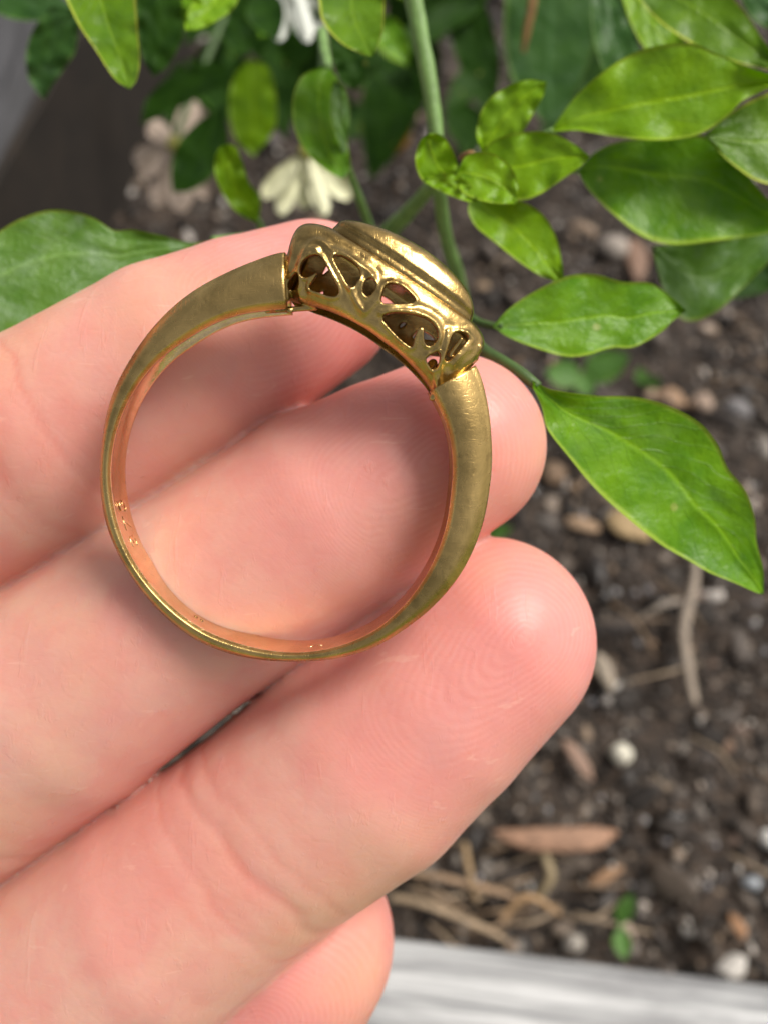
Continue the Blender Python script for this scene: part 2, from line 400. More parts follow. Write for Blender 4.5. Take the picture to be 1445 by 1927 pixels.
# planter boards
def board_mat(name, c0, c1, cd, rot):
    n = NT(name); o = n.mapping(n.coord(), (1, 1, 1), rot)
    g = n.noise(n.mapping(o, (12, 300, 260)), 1, 6, .7, .8); big = n.noise(n.mapping(o, (22, 110, 110)), 1, 4, .6, .6)
    c = n.ramp(g, [(.3, c0), (.62, c1)])
    c = n.mix(n.ramp(big, [(.45, 0), (.66, .9)]), c, cd)
    cr = n.ramp(n.noise(n.mapping(o, (6, 420, 200)), 1, 3, .5, .6), [(.66, 0), (.71, 1)])
    c = n.mix(n.math('MULTIPLY', cr, .55), c, tuple(x*.35 for x in cd))
    return n.P(Base_Color=c, Roughness=.75, Normal=n.bump(n.math('SUBTRACT', g, cr), .8, .0006))
M['board'] = board_mat('weathered_white_board', (.13, .135, .14), (.60, .605, .60), (.16, .16, .165), (0, 0, R(6)))
M['board_side'] = board_mat('weathered_shaded_board', (.04, .039, .042), (.07, .069, .074), (.03, .03, .031), (0, 0, R(90)))  # same wood as the near board, shade put into its colour
M['board_inner'] = plain('shade_brown_timber', (.016, .011, .007), .9, 90, .35, .0006)  # brown timber with the inner face's shade put into the colour
planter = empty('planter_box', (.10, .25, -.24), label='timber raised bed with a weathered white near board and left board painted as if shaded', cat='planter')
def board(name, a, b, wdt, z0, z1, mat, lab=None):      # a->b is the inner edge line; width to the right of it
    a = np.array(a[:2]); b = np.array(b[:2]); d = (b-a)/np.linalg.norm(b-a); nn = np.array([d[1], -d[0]])*wdt
    n = 90; L = np.linspace(0, 1, n); e = .0018
    prof = [(0, z0), (0, z1-e), (e*.35/wdt, z1-e*.3), (e/wdt, z1), (.33, z1), (.66, z1), (1-e/wdt, z1), (1-e*.35/wdt, z1-e*.3), (1, z1-e), (1, z0)]
    V = []
    for t in L:
        base = a+(b-a)*t
        for (u, z) in prof:
            q = base+nn*u; w = .0009*vnoise(np.array([t*14, u*3, z*20]), 5)
            V.append((q[0]+nn[0]/wdt*w, q[1]+nn[1]/wdt*w, z+(.0005*vnoise(np.array([t*40, u*9, 3.]), 8) if z > z0 else 0)))
    V = np.array(V); m = len(prof); f = grid_faces(n, m, True).tolist()+[list(range(m)), list(range((n-1)*m, n*m))[::-1]]
    o = mesh(name, V, f, mat, planter, smooth=True)
    if lab: o['label'] = lab
    return o
ZB = .058
nA, nB = G(745, 1763, ZB), G(1445, 1849, ZB); dn = (nB-nA)/np.linalg.norm(nB-nA)
board('near_board', nA-dn*.135, nA+dn*.50, .0141, -.24, ZB, M['board'], 'weathered white-grey near board')
s0, s1 = G(210, 400), G(340, 110); ds = (s1-s0)/np.linalg.norm(s1-s0)
board('side_board', s1+ds*.35, s0-ds*.2455, .038, -.24, .060, M['board_side'], 'left board, shade painted into its grey top')
# dark brown sheet painting the shade on the left board's inner face
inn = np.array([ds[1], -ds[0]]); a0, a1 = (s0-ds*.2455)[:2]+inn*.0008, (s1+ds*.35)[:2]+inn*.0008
def shade_face():
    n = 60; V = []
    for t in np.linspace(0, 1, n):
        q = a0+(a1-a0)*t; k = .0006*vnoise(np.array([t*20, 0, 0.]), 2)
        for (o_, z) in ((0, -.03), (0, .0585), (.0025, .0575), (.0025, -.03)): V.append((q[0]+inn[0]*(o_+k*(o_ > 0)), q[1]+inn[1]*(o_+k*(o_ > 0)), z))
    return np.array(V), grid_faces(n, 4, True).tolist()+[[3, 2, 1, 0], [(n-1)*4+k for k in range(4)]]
v, f = shade_face(); mesh('shaded_inner_face', v, f, M['board_inner'], planter, smooth=False)

# ------------------------------------------------------------------ the hand
def skin_chain(rows): return [(CC(x, y, D), r*D/F) for (x, y, r, D) in rows]
FING = {
 'index': skin_chain([(590, 570, 150, 54.5), (462, 632, 178, 53.4), (330, 694, 197, 52.4), (104, 824, 206, 52.0), (-330, 1075, 212, 54), (-900, 1420, 240, 60)]),
 'middle': skin_chain([(853, 840, 172, 51.8), (730, 905, 188, 51.4), (606, 972, 202, 51.7), (370, 1130, 206, 52.2), (121, 1306, 222, 52.8), (-330, 1610, 232, 55), (-860, 1960, 260, 61)]),
 'ring': skin_chain([(920, 1206, 196, 52.6), (800, 1322, 208, 52.6), (682, 1431, 218, 52.8), (488, 1577, 207, 53.2), (305, 1718, 217, 53.6), (-180, 2060, 236, 57), (-720, 2400, 262, 63)]),
 'little': skin_chain([(551, 1770, 190, 57.5), (470, 1900, 200, 58.5), (330, 2060, 205, 60), (60, 2330, 215, 62), (-420, 2720, 240, 66)]),
}
thumb = [(CC(-500, 130, 50), 9.5), (CC(-760, 500, 52), 10.5), (CC(-1100, 1150, 58), 13), (CC(-1500, 1900, 70), 17)]
palm = [(CC(-1000, 1480, 62), 9.5), (CC(-960, 2010, 64), 10), (CC(-800, 2420, 66), 10), (CC(-560, 2720, 68), 9)]
wrist = (CC(-2150, 3150, 72), 17)
def prim_list():
    L = []
    for nm, ch in FING.items():
        L.append(('f', nm, [(ch[i][0], ch[i+1][0], ch[i][1], ch[i+1][1]) for i in range(len(ch)-1)]))
    pl = []
    for a, b in zip(palm[:-1], palm[1:]): pl.append((a[0], b[0], a[1], b[1]))
    for p in palm: pl.append((p[0], wrist[0], p[1]+1, wrist[1]))
    pl.append((wrist[0], wrist[0]+np.array([-18., -14., -1.]), wrist[1], wrist[1]))
    L.append(('p', 'palm', pl))
    L.append(('p', 'thumb', [(thumb[i][0], thumb[i+1][0], thumb[i][1], thumb[i+1][1]) for i in range(3)]))
    return L
PR = prim_list()
# flexion creases: finger -> (point in camera mm on the centreline, axis direction, depth)
CREASE = [('ring', 505, 1560, .09, .42, .06), ('ring', 545, 1530, .035, .22, .10), ('ring', 455, 1600, .03, .25, .0), ('middle', -20, 1560, .05, .3, .05), ('index', 150, 785, .04, .3, .12), ('ring', -10, 1930, .2, .6, 0.0), ('middle', 20, 1530, .07, .5, .1), ('index', 95, 815, .03, .9, .05)]
def chain_s(P, ch):
    best = None; acc = 0
    for i in range(len(ch)-1):
        a, b = ch[i][0], ch[i+1][0]; ba = b-a; L = np.linalg.norm(ba); raw = ((P-a)@ba)/(L*L)
        t = np.clip(raw, 0, 1) if i else np.clip(raw, -3, 1)
        d = np.linalg.norm(P-(a+np.clip(t, 0, 1)[..., None]*ba), axis=-1)
        s = acc+t*L
        if best is None: best = d; S = s
        else: S = np.where(d < best, s, S); best = np.minimum(best, d)
        acc += L
    return S
def crease_s(nm, px, py): 
    ch = FING[nm]; D = np.interp(px, [c[0][0] for c in ch][::-1], [0]*len(ch)) if False else 53.5
    return float(chain_s(CC(px, py, D)[None], ch)[0])
CR = [(nm, crease_s(nm, px, py), dep, wd, skew) for (nm, px, py, dep, wd, skew) in CREASE]
def perp(P, ch):                 # sideways offset from the finger's axis, in the view plane
    a, b = ch[0][0], ch[3][0]; d = (b-a)[:2]; d = d/np.linalg.norm(d); q = P[..., :2]-a[:2]
    return q[..., 0]*-d[1]+q[..., 1]*d[0]
def hand_f(P, want=False, box=True):
    fs = []; wobP = .9*vnoise(P*.22+3, 4)+.3*vnoise(P*.7, 6)
    for typ, nm, segs in PR:
        d = None
        for s in segs:
            q = round_cone(P, *s); d = q if d is None else smin(d, q, .25 if typ == 'f' else 9.0)
        if typ == 'f':
            mine = [c for c in CR if c[0] == nm]
            if mine: S0 = chain_s(P, FING[nm])+wobP; q_ = perp(P, FING[nm])
            for (cn, s0_, dep, wd, skew) in mine:
                S = S0+skew*q_
                front = np.clip((P[..., 2]+53.5)/3.0, 0, 1)
                d = d+dep*front*np.exp(-((S-s0_)/wd)**2)
        fs.append(d)
    res = fs[0]
    for k in range(1, 4): res = smin(res, fs[k], .42)
    pk = fs[4]
    res = smin(res, pk, 5.0); res = smin(res, fs[5], 3.0)
    return (res, fs) if want else res
def stretch(lo, a, b, hi, h, g=1.13, hm=2.2):
    mid = list(np.arange(a, b, h)); L = []; x = a; s = h
    while x > lo: s = min(s*g, hm); x -= s; L.append(x)
    Rr = []; x = mid[-1]; s = h
    while x < hi: s = min(s*g, hm); x += s; Rr.append(x)
    return np.array(L[::-1]+mid+Rr)
hx = stretch(-172, -26.5, 14.5, 17, .26); hy = stretch(-172, -34.5, 20.5, 42, .26); hz = stretch(-98, -60, -43.5, -36, .26)
Fh = np.full((len(hx), len(hy), len(hz)), 9.0, np.float32)
# coarse pass to find blocks near the surface, fine evaluation only there
B = 8
for i0 in range(0, len(hx), B):
    i1 = min(i0+B+1, len(hx)); 
    xc = (hx[i0]+hx[i1-1])/2
    jc = [(j0, min(j0+B+1, len(hy))) for j0 in range(0, len(hy), B)]; kc = [(k0, min(k0+B+1, len(hz))) for k0 in range(0, len(hz), B)]
    cen = np.array([[(xc, (hy[j0]+hy[j1-1])/2, (hz[k0]+hz[k1-1])/2) for (k0, k1) in kc] for (j0, j1) in jc])
    rad = np.array([[.5*math.sqrt((hx[i1-1]-hx[i0])**2+(hy[j1-1]-hy[j0])**2+(hz[k1-1]-hz[k0])**2) for (k0, k1) in kc] for (j0, j1) in jc])
    fc = hand_f(cen)
    pts = []; blk = []
    for a, (j0, j1) in enumerate(jc):
        for b, (k0, k1) in enumerate(kc):
            if abs(fc[a, b]) < rad[a, b]*1.15+1.0:
                g = np.stack(np.meshgrid(hx[i0:i1], hy[j0:j1], hz[k0:k1], indexing='ij'), -1)
                blk.append((j0, j1, k0, k1, g.shape[:3])); pts.append(g.reshape(-1, 3))
            else: Fh[i0:i1, j0:j1, k0:k1] = np.sign(fc[a, b])*np.abs(np.minimum(np.abs(fc[a, b]), 5)) if True else 0
    if pts:
        val = hand_f(np.vstack(pts)); c = 0
        blk2 = []
        for (j0, j1, k0, k1, sh) in blk:
            m = sh[0]*sh[1]*sh[2]; blk2.append((i0, i1, j0, j1, k0, k1, val[c:c+m].reshape(sh))); c += m
        # written after the constants so shared faces keep exact values
        for (a0_, a1_, j0, j1, k0, k1, vv) in blk2: Fh[a0_:a1_, j0:j1, k0:k1] = vv
HV, HF = surface_nets(Fh, hx, hy, hz)
for it in range(2):
    f0 = hand_f(HV); g = np.stack([(hand_f(HV+e*.05)-f0)/.05 for e in np.eye(3)], 1)
    HV = HV-g*(np.clip(f0, -.3, .3)/np.maximum((g*g).sum(1), .25))[:, None]*.8
f0, fs = hand_f(HV, want=True)
gp = np.sort(np.stack(fs[:4], 1), 1)[:, 1]; wgt = np.clip(1.25-gp/.7, 0, 1)[:, None]*.6      # smooth the furrows between the fingers
for it in range(10):
    acc = np.zeros_like(HV); c_ = np.zeros(len(HV))
    for a in range(4):
        b = (a+1) % 4
        for k_ in range(3): acc[:, k_] += np.bincount(HF[:, a], HV[HF[:, b], k_], len(HV))+np.bincount(HF[:, b], HV[HF[:, a], k_], len(HV))
        c_ += np.bincount(HF[:, a], minlength=len(HV))+np.bincount(HF[:, b], minlength=len(HV))
    HV = HV+(acc/np.maximum(c_, 1)[:, None]-HV)*wgt
own = np.argmin(np.stack(fs[:4], 1), 1); tipA = np.zeros(len(HV)); ridge = np.zeros(len(HV)); amp = np.zeros(len(HV)); crs = np.zeros(len(HV))
names = list(FING)
core = {'index': (2.5, .5), 'middle': (2.2, 0.3), 'ring': (-1.8, -.2), 'little': (1.0, 0)}
for k, nm in enumerate(names):
    m = (own == k) & (fs[k] < .6); S = chain_s(HV[m], FING[nm]); q = perp(HV[m], FING[nm]); zf = np.clip((HV[m][:, 2]+56)/3, 0, 1)
    cs, cq = core[nm]; s = S-cs; q = q-cq
    d_tip = np.sqrt(q*q+np.minimum(s, 0)**2+(np.maximum(s, 0)*.42)**2)
    bl = np.clip((S-7)/5, 0, 1)
    ridge[m] = d_tip*(1-bl)+bl*(S*.9+q*.25)
    amp[m] = np.clip(1.1-S/26, .16, 1)*zf*np.clip(1-bl*.55, 0, 1)
    tipA[m] = np.clip(1.05-S/17, 0, 1)**1.1  # redder fingertips, spread wider to paint reddish shade on the index
    for (cn, s0_, dep, wd, skew) in CR:
        if cn == nm: 
            Pm = HV[m]; sc_ = chain_s(Pm, FING[nm])+skew*perp(Pm, FING[nm])+.9*vnoise(Pm*.22+3, 4)+.3*vnoise(Pm*.7, 6)-s0_
            fade = np.clip(.55+.6*vnoise(Pm*.35, 12), 0.1, 1)
            crs[m] = np.maximum(crs[m], (np.exp(-(sc_/(wd*.8))**2)*fade+.45*np.exp(-((sc_-1.5+.5*vnoise(Pm*.5, 3))/.3)**2)*(1-fade)+.3*np.exp(-((sc_+1.9)/.9)**2))*zf)
# reddish shade painted into the furrows between the fingers
gap = np.sort(np.stack(fs[:4], 1), 1)[:, 1]; crs = np.maximum(crs, .55*np.exp(-np.clip(gap, 0, 9)/.8))
hand = mesh('hand', cam2w(HV), HF, M['skin'], loc=cam2w(wrist[0]), attrs=dict(tip=tipA, ridge=ridge, ridge_amp=amp, crease=crs),
            label='bare left hand, palm side showing, four fingers together with the gold ring lying on them', cat='hand')

# ------------------------------------------------------------------ the ring
TILT = R(6)
RX = np.array([1., 0, 0]); RZ = np.array([0, -math.sin(TILT), math.cos(TILT)]); RY = np.cross(RZ, RX)
RO = CC(555, 880, 42.6)
def ring2w(p): p = np.asarray(p, float); return cam2w(RO+p[..., 0:1]*RX+p[..., 1:2]*RY+p[..., 2:3]*RZ)
def pix2ring(px, py, a=0.0):
    d = CC(px, py, 1.0); o = RO+RZ*a; t = (o@RZ)/(d@RZ); q = d*t-RO; return np.array([q@RX, q@RY])
ring = empty('gold_ring', ring2w(np.array([[0, -10.4, -1.3]]))[0], label='worn yellow gold ring with pierced gallery held flat on the fingers', cat='ring')
outer_px = [(575, 466), (537.6, 468.6), (482, 488), (416, 516), (366, 543), (322, 577), (283, 618), (244, 673), (216, 723), (197, 779), (188, 840), (184, 895), (188, 945), (200, 1000), (228, 1061), (261, 1111), (311, 1166), (360, 1203), (410, 1227), (482, 1244), (560, 1248), (626, 1244), (704, 1222), (759, 1188), (826, 1133), (870, 1078), (903, 1006), (921, 923), (925, 823), (919, 765), (905, 706), (893, 672)]
inner_px = [(560, 580), (508, 584), (428, 598), (349, 640), (294, 681), (259, 724), (234, 769), (215, 828), (208, 898), (214, 950), (227.5, 1003), (255, 1061), (288, 1105), (333, 1150), (388, 1188), (449, 1211), (527, 1227), (593, 1226), (648, 1213), (704, 1188), (759, 1141), (803, 1080), (831, 1017), (847, 934), (850, 851), (838, 795), (814, 748), (800, 722)]
def polar(L):
    P = np.array([pix2ring(*p) for p in L]); th = np.degrees(np.arctan2(P[:, 1], P[:, 0])) % 360; th = np.where(th < 60, th+360, th)
    r = np.hypot(P[:, 0], P[:, 1]); o = np.argsort(th); return th[o], r[o]
tho, ro_ = polar(outer_px); thi, ri_ = polar(inner_px)
T0, T1 = 92.0, 389.5; NS = 330
th = np.linspace(T0, T1, NS)
def smooth_interp(x, xp, fp, w=9):
    y = np.interp(x, xp, fp); k = np.hanning(w*2+1); k /= k.sum(); yp = np.r_[2*y[0]-y[1:w+1][::-1], y, 2*y[-1]-y[-w-1:-1][::-1]]; return np.convolve(yp, k, 'valid')
ro = smooth_interp(th, tho, ro_); ri = smooth_interp(th, thi, ri_)
WID = 2.6
def section(k):
    t = th[k]; T = ro[k]-ri[k]-.09*max(np.exp(-(t-T0)/1.6), np.exp(-(T1-t)/1.6))
    gr = .85*np.clip((196-t)/60, 0, 1)**.7*np.clip(T/1.6, 0, 1) + .40*np.clip((t-318)/45, 0, 1)*np.clip(T/1.6, 0, 1)
    gr = min(gr, T*.55); thin = np.clip(1-(T-.55)/1.0, 0, 1)
    P = [(0, -.10), (.025, -.035), (.07, 0)]
    h = .11+.20*T
    for p in np.linspace(.06, .94, 15):
        u = .07+(T-.07-.05)*p
        P.append((u, h*(1-abs(2*(p-.32)/1.30)**2.2)*(1.0) - (.10+.10*thin)*max(0, (p-.25)/.75)**1.8))
    e = P[-1][1]
    P += [(T-.035, e-.07), (T-.008, e-.17), (T, e-.32), (T+.01, -WID*.36), (T+.01, -WID*.64), (T, -WID+.32), (T-.02, -WID+.15), (T-.08, -WID+.03), (T*.6, -WID), (T*.3, -WID), (.08, -WID), (.025, -WID+.04), (0, -WID+.12)]
    P += [(0, -WID+.20), (gr*.12, -WID+.26), (gr*.50, -WID+.48), (gr*.88, -WID+.80), (gr, -WID+1.1), (gr, -.50), (gr*.7, -.31), (0, -.24)]
    return P
V = []
for k in range(NS):
    a = R(th[k]); c, s = math.cos(a), math.sin(a)
    for (u, z) in section(k): V.append(((ri[k]+u)*c, (ri[k]+u)*s, z))
m = len(section(0)); V = np.array(V)
f = grid_faces(NS, m, True)[:, ::-1].tolist()+[list(range(m)), list(range((NS-1)*m, NS*m))[::-1]]
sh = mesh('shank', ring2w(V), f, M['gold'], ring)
sh.data.materials.append(M['gold_inner'])          # inside polished by wear, skin glow painted into its rose tint
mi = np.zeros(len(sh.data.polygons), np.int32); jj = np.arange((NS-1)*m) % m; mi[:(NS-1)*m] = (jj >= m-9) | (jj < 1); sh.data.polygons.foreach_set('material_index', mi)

# head: pierced gallery wall and raised top rim, as one signed-distance solid each
TD = np.array([.83, -.557]); RD = np.array([.557, .83]); HO = pix2ring(735, 560, 1.0)
def tr_poly(L, a):
    out = []
    for (t, r) in L:
        px, py = 735+.83*t+.557*r, 560+.557*t-.83*r
        q = pix2ring(px, py, a)-HO; out.append((q@TD, q@RD))
    return np.array(out)
def zoom_poly(L, a=1.15):
    out = []
    for (x, y) in L:
        q = pix2ring(480+x/2.89, 380+y/2.89, a)-HO; out.append((q@TD, q@RD))
    return np.array(out)
def smooth_closed(P, n):
    m_ = len(P); Q = np.vstack([P[-2:], P, P[:3]]); C_ = catmull(Q, n*(m_+5)//m_*2); 
    return C_
def chaikin(P, k=2):
    for _ in range(k):
        Q = np.roll(P, -1, 0); P = np.stack([P*.75+Q*.25, P*.25+Q*.75], 1).reshape(-1, 2)
    return P
def poly_sdf(X, Y, P):
    d = np.full(X.shape, 1e9); s = np.ones(X.shape); n = len(P)
    for i in range(n):
        j = (i-1) % n; e = P[j]-P[i]; wx, wy = X-P[i][0], Y-P[i][1]
        t = np.clip((wx*e[0]+wy*e[1])/max(e@e, 1e-12), 0, 1); bx, by = wx-e[0]*t, wy-e[1]*t
        d = np.minimum(d, bx*bx+by*by)
        c1 = Y >= P[i][1]; c2 = Y < P[j][1]; c3 = e[0]*wy > e[1]*wx
        s = np.where((c1 & c2 & c3) | (~c1 & ~c2 & ~c3), -s, s)
    return s*np.sqrt(d)
H = .047
tx = np.arange(-7.4, 6.4, H); rx = np.arange(-4.1, 3.9, H); ax = np.arange(-4.6, 2.0, H)
TT, RR = np.meshgrid(tx, rx, indexing='ij')
tier1 = tr_poly([(-172, -117), (-206, -60), (-226, -10), (-231, 18), (-222, 36), (-198, 49), (-160, 58), (0, 65), (150, 61), (182, 51), (200, 34), (202, 10), (195, -40), (186, -85), (182, -120), (154, -99), (102, -84), (58, -78), (-6, -76), (-65, -81), (-118, -96)], 1.0)
tier2 = tr_poly([(t_-9, r_) for (t_, r_) in [(-166, 30), (-163, 66), (-152, 80), (-132, 90), (-68, 108), (-11, 117), (53, 115), (101, 105), (138, 89), (160, 64), (168, 30)]], .5)
cav = tr_poly([(-168, -160), (-190, -60), (-204, 0), (-186, 34), (-150, 40), (150, 40), (178, 30), (186, 0), (176, -60), (168, -160)], 1.0)
d1 = poly_sdf(TT, RR, chaikin(tier1)); d2 = poly_sdf(TT, RR, chaikin(tier2)); dc = poly_sdf(TT, RR, cav)
holes = [zoom_poly(h) for h in [
 [(245, 350), (265, 312), (310, 287), (350, 290), (385, 350), (410, 400), (440, 450), (453, 488), (440, 508), (400, 503), (345, 480), (300, 463), (292, 452), (322, 420), (343, 385), (333, 370), (310, 388), (270, 400), (245, 385)],
 [(425, 290), (480, 300), (530, 330), (560, 365), (570, 400), (550, 440), (525, 470), (505, 450), (475, 390), (445, 340)],
 [(600, 440), (620, 420), (645, 430), (652, 470), (632, 500), (610, 517), (588, 490)],
 [(715, 458), (750, 448), (800, 466), (845, 508), (872, 543), (800, 550), (740, 550), (685, 550), (700, 500)],
 [(688, 630), (740, 612), (820, 612), (880, 625), (940, 645), (975, 680), (990, 720), (980, 755), (950, 780), (930, 770), (920, 730), (925, 690), (905, 675), (880, 690), (865, 720), (855, 770), (850, 785), (800, 750), (740, 690)],
 [(932, 850), (960, 830), (1000, 815), (1002, 850), (987, 900), (970, 907), (950, 880)],
 [(1075, 730), (1100, 703), (1150, 713), (1162, 730), (1130, 770), (1090, 820), (1048, 862), (1038, 850), (1058, 790)],
 [(160, 440), (190, 400), (222, 372), (230, 420), (222, 457), (190, 457)]]]
dh = np.full(TT.shape, 9.0); dhb = np.full(TT.shape, 9.0)
for h in holes:
    dh = np.minimum(dh, poly_sdf(TT, RR, chaikin(h, 1)))
    hb = h.copy(); hb[:, 0] = -hb[:, 0]-.15; hb = hb[::-1]; dhb = np.minimum(dhb, poly_sdf(TT, RR, chaikin(hb, 1)))
AC = -1.35
def Athick(T_, R_, A0, half):
    u = np.clip(np.abs(T_+.40)/half, 0, .995); a = A0*(1-u**2.15)**.5
    a = a-.19*(R_+.35)**2
    up = np.clip((R_-1.2)/.6, 0, 1.2); return a-.25*up**2.2
A1 = Athick(TT, RR, 2.85, 7.0); ga = np.gradient(A1, H); s1_ = 1/np.sqrt(1+np.minimum(ga[0]**2+ga[1]**2, 3.0))
u2 = np.clip(np.abs(TT+.1)/5.0, 0, .99); A2 = 2.3*(1-u2**2.3)**.5-.55*np.clip((RR-2.1)/1.0, 0, 1)**2+.10*np.exp(-((RR-1.95)/.22)**2)-.08*np.exp(-((RR-1.72)/.16)**2)
A_ = ax[None, None, :]-AC
rimb = .09*np.exp(-((dh-.12)/.11)**2)            # raised beads around the piercings
SC = [[(235, 500), (228, 420), (240, 330), (280, 240), (330, 200), (380, 220), (420, 270), (450, 330), (500, 430), (522, 480)], [(522, 480), (560, 560), (592, 600)],
      [(600, 600), (660, 540), (690, 460), (735, 440)], [(680, 600), (760, 590), (880, 600), (980, 650), (1010, 720), (992, 790)], [(1050, 700), (1030, 800), (1010, 900), (1000, 960)],
      [(1160, 700), (1190, 740), (1150, 800), (1080, 880)], [(640, 400), (560, 330), (470, 270), (400, 250)], [(330, 250), (300, 250), (275, 280)]]
ds_ = np.full(TT.shape, 9.0)
for L_ in SC:
    q_ = catmull(zoom_poly(L_), 40)
    for a_, b_ in zip(q_[:-1], q_[1:]):
        e_ = b_-a_; wx_, wy_ = TT-a_[0], RR-a_[1]; t_ = np.clip((wx_*e_[0]+wy_*e_[1])/(e_@e_+1e-9), 0, 1); ds_ = np.minimum(ds_, np.hypot(wx_-e_[0]*t_, wy_-e_[1]*t_))
rimb = rimb+.10*np.exp(-(ds_/.13)**2)-.05*np.exp(-((ds_-.34)/.16)**2)
wob = .035*fbm(np.stack([TT*1.1, RR*1.1, TT*0+3], -1), 3, 21)
body = smax(np.broadcast_to(d1[..., None], A_.shape[:0]+(len(tx), len(rx), len(ax))), (np.abs(A_)-(A1+rimb+wob)[..., None])*s1_[..., None], .55)
cavity = smax(np.broadcast_to(dc[..., None], body.shape), (np.abs(A_)-(A1-.42)[..., None])*s1_[..., None], .2)
gal = smax(body, -cavity, .12)
hcut = np.where(A_ > 0, dh[..., None]-.04, dhb[..., None]+.17)
gal = smax(gal, -hcut, .10)
# small extra bars, prongs and beads at both shoulders
G3 = np.stack(np.meshgrid(tx, rx, ax, indexing='ij'), -1)
def zp(x, y, a): q = pix2ring(480+x/2.89, 380+y/2.89, a)-HO; return np.array([q@TD, q@RD, a])
bars = [((175, 300, .05), (130, 470, -.05), .11, .13), ((130, 470, -.05), (95, 575, -.15), .13, .16), ((212, 300, .3), (165, 430, .2), .10, .10), ((165, 430, .2), (170, 520, .0), .14, .22),
        ((185, 590, -.15), (190, 592, -.15), .15, .15), ((1165, 800, .5), (1060, 900, .2), .10, .14), ((1060, 900, .2), (1020, 975, 0), .14, .10), ((1215, 790, .1), (1190, 850, -.2), .17, .11),
        ((1175, 860, .0), (1040, 945, .1), .12, .10), ((1180, 795, .3), (1130, 870, .3), .09, .12), ((985, 905, .4), (1000, 1010, .0), .2, .22), ((1000, 1020, -.1), (965, 1065, -.2), .22, .2), ((1195, 850, -.4), (1085, 965, -.5), .18, .16), ((1010, 1015, -.1), (1035, 1028, -.15), .1, .12),
        ((1120, 745, .75), (1060, 830, .6), .10, .12), ((60, 590, -.4), (330, 575, -.1), .16, .14)]
bar = None
for (p, q, r1, r2) in bars:
    a, b = zp(*p), zp(*q)+1e-4; d = round_cone(G3, a, b, r1, r2); bar = d if bar is None else smin(bar, d, .12)
gal = smin(gal, bar, .14)
v, f = surface_nets(gal.astype(np.float32), tx, rx, ax)
def head2w(v): return ring2w(np.stack([HO[0]+v[:, 0]*TD[0]+v[:, 1]*RD[0], HO[1]+v[:, 0]*TD[1]+v[:, 1]*RD[1], v[:, 2]], 1))
def relax(v, f, it=2, lam=.5):
    for _ in range(it):
        acc = np.zeros_like(v); c = np.zeros(len(v))
        for a in range(4):
            b = (a+1) % 4; np.add.at(acc, f[:, a], v[f[:, b]]); np.add.at(acc, f[:, b], v[f[:, a]]); np.add.at(c, f[:, a], 1); np.add.at(c, f[:, b], 1)
        v = v+(acc/c[:, None]-v)*lam
    return v
v = relax(v, f, 3)
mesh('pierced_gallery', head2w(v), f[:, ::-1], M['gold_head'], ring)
top = smax(np.broadcast_to(d2[..., None], body.shape), np.abs(A_)-(A2+wob*.5)[..., None], .6)
v, f = surface_nets(top.astype(np.float32), tx, rx, ax); v = relax(v, f, 3)
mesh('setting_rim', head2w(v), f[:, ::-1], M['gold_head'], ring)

# "375" stamped inside the band
def stamp(txt, px, py, h_mm, name, zc=-1.5):
    cu = bpy.data.curves.new(name, 'FONT'); cu.body = txt; cu.size = 1.0; cu.extrude = .03; cu.bevel_depth = .02; cu.space_character = 1.25; cu.resolution_u = 3
    cu.align_x = 'CENTER'; cu.align_y = 'CENTER'
    t = bpy.data.objects.new(name, cu); COL.objects.link(t); dg = bpy.context.evaluated_depsgraph_get(); me = bpy.data.meshes.new_from_object(t.evaluated_get(dg)); COL.objects.unlink(t)
    bpy.data.objects.remove(t); vv = np.array([q.co[:] for q in me.vertices]); ff = [list(p.vertices) for p in me.polygons]
    x0, y0 = pix2ring(px, py, zc); t0 = math.atan2(y0, x0) % (2*math.pi); sc = h_mm
    out = []
    for (x, y, z) in vv:
        a = t0-x*sc/8.3; deg = math.degrees(a); rr = np.interp(deg, th, ri)-.012-z*.35
        out.append((rr*math.cos(a), rr*math.sin(a), zc+y*sc))
    return np.array(out), ff
for k, (mx_, my_, r_) in enumerate([(584, 1206, .16), (603, 1203, .13), (366, 1166, .10), (378, 1172, .08)]):
    q = pix2ring(mx_, my_, -1.3); a_ = math.atan2(q[1], q[0]); dg_ = math.degrees(a_) % 360; rr0 = np.interp(dg_, th, ri)
    v0, f0 = ICO[2]; v0 = v0*(1+.3*vnoise(v0*2+k*3, k)[:, None])
    c_ = np.array([rr0*math.cos(a_), rr0*math.sin(a_), -1.2]); ur = np.array([math.cos(a_), math.sin(a_), 0]); ut = np.array([-ur[1], ur[0], 0])
    P_ = c_+v0[:, :1]*ut*r_*1.3+v0[:, 1:2]*ur*.035+v0[:, 2:]*np.array([0, 0, 1.])*r_*1.5
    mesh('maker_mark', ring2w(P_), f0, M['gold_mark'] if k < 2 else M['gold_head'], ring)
v, f = stamp('375', 238, 985, 1.35, 'hallmark'); mesh('hallmark', ring2w(v), f, M['gold_mark'], ring)

